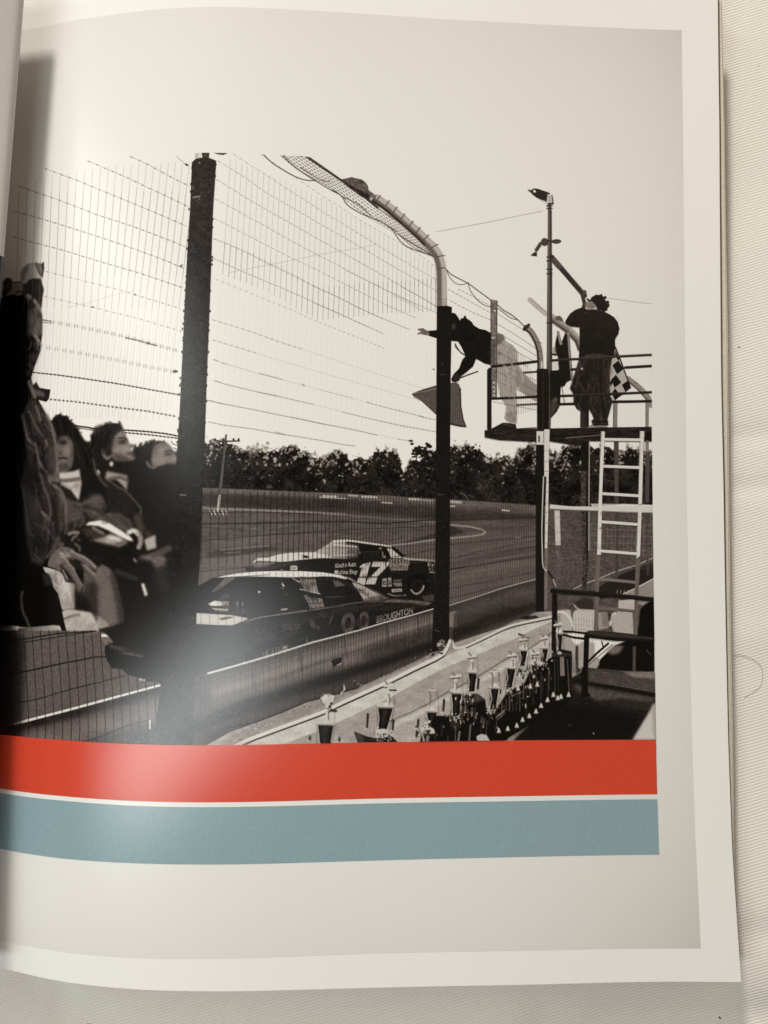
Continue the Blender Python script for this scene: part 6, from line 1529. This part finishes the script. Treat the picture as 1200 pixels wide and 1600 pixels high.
# facing page: rises out of the gutter and rolls over to the left
LP = smooth_pts([(-0.0192, 0.0075), (-0.0170, 0.0140), (-0.0110, 0.0210), (-0.0030, 0.0255), (0.0014, 0.0275), (0.0028, 0.0290), (0.0014, 0.0312), (-0.0050, 0.0345), (-0.018, 0.0380), (-0.045, 0.0405), (-0.085, 0.0395), (-0.13, 0.0330), (-0.17, 0.0240), (-0.20, 0.0160)], False, 7)
LPw = np.clip((LP[:, 1] - 0.012) / 0.015, 0, 1)


def left_xyz(ys, i0=0, i1=None, off=0.0):
    L = LP[i0:i1]; wv = LPw[i0:i1]
    tg = np.gradient(L, axis=0); tg /= np.linalg.norm(tg, axis=1, keepdims=True)
    nn_ = np.stack([tg[:, 1], -tg[:, 0]], -1)            # outward (up / right)
    Lo = L + nn_ * off
    Y = np.asarray(ys)[:, None]
    X = Lo[None, :, 0] + wv[None] * SLIDE(Y) + 0 * Y
    return X, Y + 0 * X, Lo[None, :, 1] + 0 * X


SLIDE = lambda Y: np.where(Y > 0.01, 0.042 * (Y - 0.12), -0.00462 + 0.012 * (Y - 0.01)) + 0.0004
ysl = np.linspace(-0.1325, YT, 70)
X, Y, Z = left_xyz(ysl)
X2, Y2, Z2 = left_xyz(ysl, off=-0.00015)
n = X.size; nxl = X.shape[1]
V = np.concatenate([np.stack([X, Y, Z], -1).reshape(-1, 3), np.stack([X2, Y2, Z2], -1).reshape(-1, 3)])
r = ring(nxl, 70)
obj('page', V, quads(nxl, 70, 0, True) + quads(nxl, 70, n) + [(r[k], r[(k + 1) % len(r)], n + r[(k + 1) % len(r)], n + r[k]) for k in range(len(r))], M_SHADED_PAGE, book, 'facing left hand page curling over the gutter')
i0 = 58
X, Y, Z = left_xyz(np.linspace(-0.131, YT - .0006, 40), i0, None, -0.0006)
slab('page_block', X[:, ::-1], Y[:, ::-1], Z[:, ::-1], np.full_like(X, 0.0034), M_EDGE, book, 'thick stack of pages under the facing page')
yphoto = float(page_xy([(330, 238.6)])[0, 1])
for nm, ya, yb_, m_, lb in (('printed_photograph', -0.0745, 0.0475, M_BLACK, 'dark part of the printed photograph running onto the facing page'), ('red_band', -0.0888, -0.0748, M_RED, 'red band running onto the facing page'), ('blue_band', -0.1042, -0.0901, M_BLUE, 'blue band running onto the facing page')):
    X, Y, Z = left_xyz(np.linspace(ya, yb_, 40), 4, 70, 0.00005)
    obj(nm, np.stack([X, Y, Z], -1).reshape(-1, 3), quads(X.shape[1], 40, 0, True), m_, book, lb)

# printed areas of the page
f_pt = edge_fn([(-60, 62), (0, 54), (65, 43), (100, 35.5), (175, 23.5), (250, 14.5), (325, 11), (400, 12.5), (500, 17.5), (600, 23.5), (700, 30.5), (850, 38.5), (970, 44), (1066, 47.3), (1100, 49)], 0)
f_pb = edge_fn([(-60, 1455), (0, 1469), (50, 1479), (100, 1487.5), (200, 1496), (300, 1497.5), (450, 1494.5), (600, 1489), (850, 1484.5), (1095, 1482), (1120, 1481.5)], 0)
f_pr = edge_fn([(1064.5, 20), (1065, 47), (1067, 200), (1069, 400), (1071, 600), (1072.5, 760), (1075.5, 900), (1080.5, 1130), (1086, 1300), (1091, 1400), (1095, 1482), (1097, 1510)], 1)
f_r0 = edge_fn([(-60, 1138), (0, 1147.5), (100, 1156.3), (120, 1158), (200, 1162.3), (260, 1164), (340, 1164.3), (480, 1161.8), (640, 1159), (780, 1157), (1025, 1156), (1060, 1156)], 0)
f_r1 = edge_fn([(-60, 1221), (0, 1232), (100, 1244), (200, 1251), (300, 1253.5), (450, 1251.5), (600, 1247.3), (1025, 1241), (1060, 1240.6)], 0)
f_b0 = edge_fn([(-60, 1228), (0, 1239), (100, 1251), (200, 1258.5), (300, 1261), (450, 1259), (600, 1255), (1027, 1248.7), (1060, 1248)], 0)
f_b1 = edge_fn([(-60, 1312), (0, 1326), (100, 1341.5), (200, 1348.3), (300, 1350.5), (450, 1348.5), (600, 1344), (815, 1338.8), (1030, 1335.3), (1060, 1335)], 0)
f_ph = edge_fn([(1014, 200), (1016.5, 400), (1018, 555), (1018.5, 700), (1019.5, 800), (1021.5, 950), (1025, 1155), (1027, 1245), (1030, 1335), (1031, 1360)], 1)
patch_grid('grey_panel', XL, f_pr, f_pb, f_pt, 0.00004, M_PRINT, book, 'pale grey printed panel fading to white in its middle')
patch_grid('red_band', XL, f_ph, f_r1, f_r0, 0.00008, M_RED, book, 'wide red printed band', 110, 12)
patch_grid('blue_band', XL, f_ph, f_b1, f_b0, 0.00008, M_BLUE, book, 'wide grey blue printed band', 110, 12)
photo = patch_grid('printed_photograph', XL, f_ph, lambda x: f_r0(x) + 0.00001, lambda x: np.full_like(x, yphoto), 0.00008, M_PRINT, book, 'sepia toned printed photograph of a stock car race')

PIC = [
    ('printed_trees', TREE_TOP[:1] + TREE_TOP + [(1024, 797), (838, 790), (703, 781), (540, 772), (400, 766), (314, 763)], 'dark line of trees beyond the track'),
    ('printed_utility_pole', [(333, 685), (352, 684), (352, 679), (355, 679), (355, 686), (375, 687), (375, 691), (353, 692), (346, 770), (343, 804), (328, 804), (328, 798), (339, 797), (343, 690), (333, 690)], 'utility pole with crossbar beyond the infield'),
    ('printed_guard_wall', [(x, y - 2) for x, y in RAIL_L[1:] + RAIL_M[1:] + RAIL_R] + WBOT[:-1] + [(200, 1160), (100, 1154), (24, 1148)], 'concrete wall with a bright top rail'),
    ('printed_race_car', CAR17, 'dark race car with a pale number 17 and white bonnet'),
    ('printed_race_car', CAR00, 'dark nearer race car with a white roof, lettered BROUGHTON'),
    ('printed_person', WD, 'third seated spectator with short dark hair, looking right'),
    ('printed_person', WC, 'seated woman in profile with white earring and dark coat'),
    ('printed_person', WB, 'seated woman with long dark hair and white turtleneck'),
    ('printed_bag', BAG, 'dark bag with white stripes on a lap'),
    ('printed_knee', KNEE, 'pale trouser knee of a seated spectator'),
    ('printed_person', [(max(x, -20), y) for x, y in MAN], 'standing person in a dark jacket raising a fist'),
    ('printed_fence_post', POST1, 'large dark fence post nearest the spectators'),
    ('printed_netting', NET, 'rolled netting along the curved pipe'),
    ('printed_curved_pipe', [(x + 5.5, y - 5.5) for x, y in PC[:7]] + [(691, 385), (696, 402), (698, 421), (698, 478), (684, 478), (684, 421), (679, 404)] + [(x - 5.5, y + 5) for x, y in PC[:7][::-1]], 'grey curved pipe ringed with wire'),
    ('printed_rag', RAG, 'dark rag caught on the curved pipe'),
    ('printed_trousers', TROU, 'pale trousers of the leaning flagman'),
    ('printed_person', FLAGMAN, 'flagman in a dark jacket leaning out over the track'),
    ('printed_flag', RFLAG, 'grey flag held down by the flagman'),
    ('printed_fence_post', POST2, 'dark fence post with the curved pipe on top'),
    ('printed_lattice_post', [(766.8, 468), (777, 470), (775.5, 622), (766.5, 622)], 'thin perforated post of the flag stand'),
    ('printed_fence_post', [(818, 510), (829, 508), (841, 525), (848, 545), (849, 576)] + POST4[2:] + [(838, 577), (839, 556), (832, 532)], 'dark fence post under the flag stand'),
    ('printed_lamp_post', LAMPP, 'thin pole carrying lamps'),
    ('printed_lamp', H4((198, 118), (240, 108), (330, 133), (360, 150), (376, 214), (340, 220), (295, 192), (225, 147)), 'lamp head on top of the thin pole'),
    ('printed_brace', [(860, 404), (866, 398), (917, 458), (914, 484), (909, 482), (909, 464)], 'diagonal dark brace'),
    ('printed_cloth', CLO, 'dark rolled flags hanging from the rail'),
    ('printed_trousers', JEANS, 'dark jeans of the photographer'),
    ('printed_person', TORSO, 'photographer in a dark jacket seen from behind'),
    ('printed_hair', HEAD, 'dark curly hair of the photographer'),
    ('printed_flag', CHK, 'black and white chequered flag'),
    ('printed_platform', PLAT, 'dark plank floor of the flag stand'),
    ('printed_white_post', WP, 'white post below the flag stand'),
    ('printed_white_pipe', [(859, 788), (890, 791), (933, 791.5), (975, 787.5), (1018, 789), (1018, 801.5), (975, 801), (933, 798.5), (890, 797), (859, 795.5)], 'horizontal white pipe behind the ladder'),
    ('printed_bin', BIN[0], None), ('printed_bin', BIN[1], None), ('printed_bin', BIN[2], None), ('printed_bin', BIN[3], None),
    ('printed_ladder', LADL[:5] + [(x, y) for x, y in LADL[5:]], 'left rail of the white ladder'),
    ('printed_ladder', LADR, 'right rail of the white ladder'),
] + [('printed_ladder_rung', [(x0, y0 - 2.4), (x1, y1 - 2.4), (x1, y1 + 2.4), (x0, y0 + 2.4)], None) for x0, y0, x1, y1 in ((943.7, 686.8, 1000, 687.5), (941.8, 728.6, 998.7, 730.8), (941, 771.5, 997.2, 774.8), (940, 815.5, 995.7, 819.5), (938.5, 861, 994.3, 865.4))] + [
    ('printed_handrail', [(861.5, 919), (880, 921), (950, 926), (1020, 933), (1020, 940), (950, 933), (880, 928), (871, 928), (871, 1018), (861.5, 1016)], 'dark pipe handrail by the trophies'),
    ('printed_bench', BENCH, 'dark plank bench at the right'),
    ('printed_plinth', PLINTH, 'dark stands under the trophies'),
    ('printed_conduit', [(x, y - 2.6) for x, y in PIPE] + [(x + 1, y + 2.8) for x, y in PIPE[::-1]], 'pale conduit along the ledge'),
] + [('printed_trophy', t, None) for t in TROPHY]
YLOW = f_r0
for i, (nm, px, lb) in enumerate(PIC):
    q = np.asarray(px, float)
    q[:, 1] = np.minimum(q[:, 1], np.interp(q[:, 0], [0, 100, 200, 300, 480, 780, 1025], [1146.5, 1155.3, 1161.3, 1163.2, 1160.8, 1156, 1155]))
    q[:, 0] = np.minimum(q[:, 0], np.interp(q[:, 1], [400, 700, 800, 950, 1155], [1016, 1018, 1019, 1021, 1024]))
    keep = [0] + [k for k in range(1, len(q)) if np.hypot(*(q[k] - q[k - 1])) > .3]
    patch(nm, q[keep], 0.00011 + i * 0.000004, photo, lb)
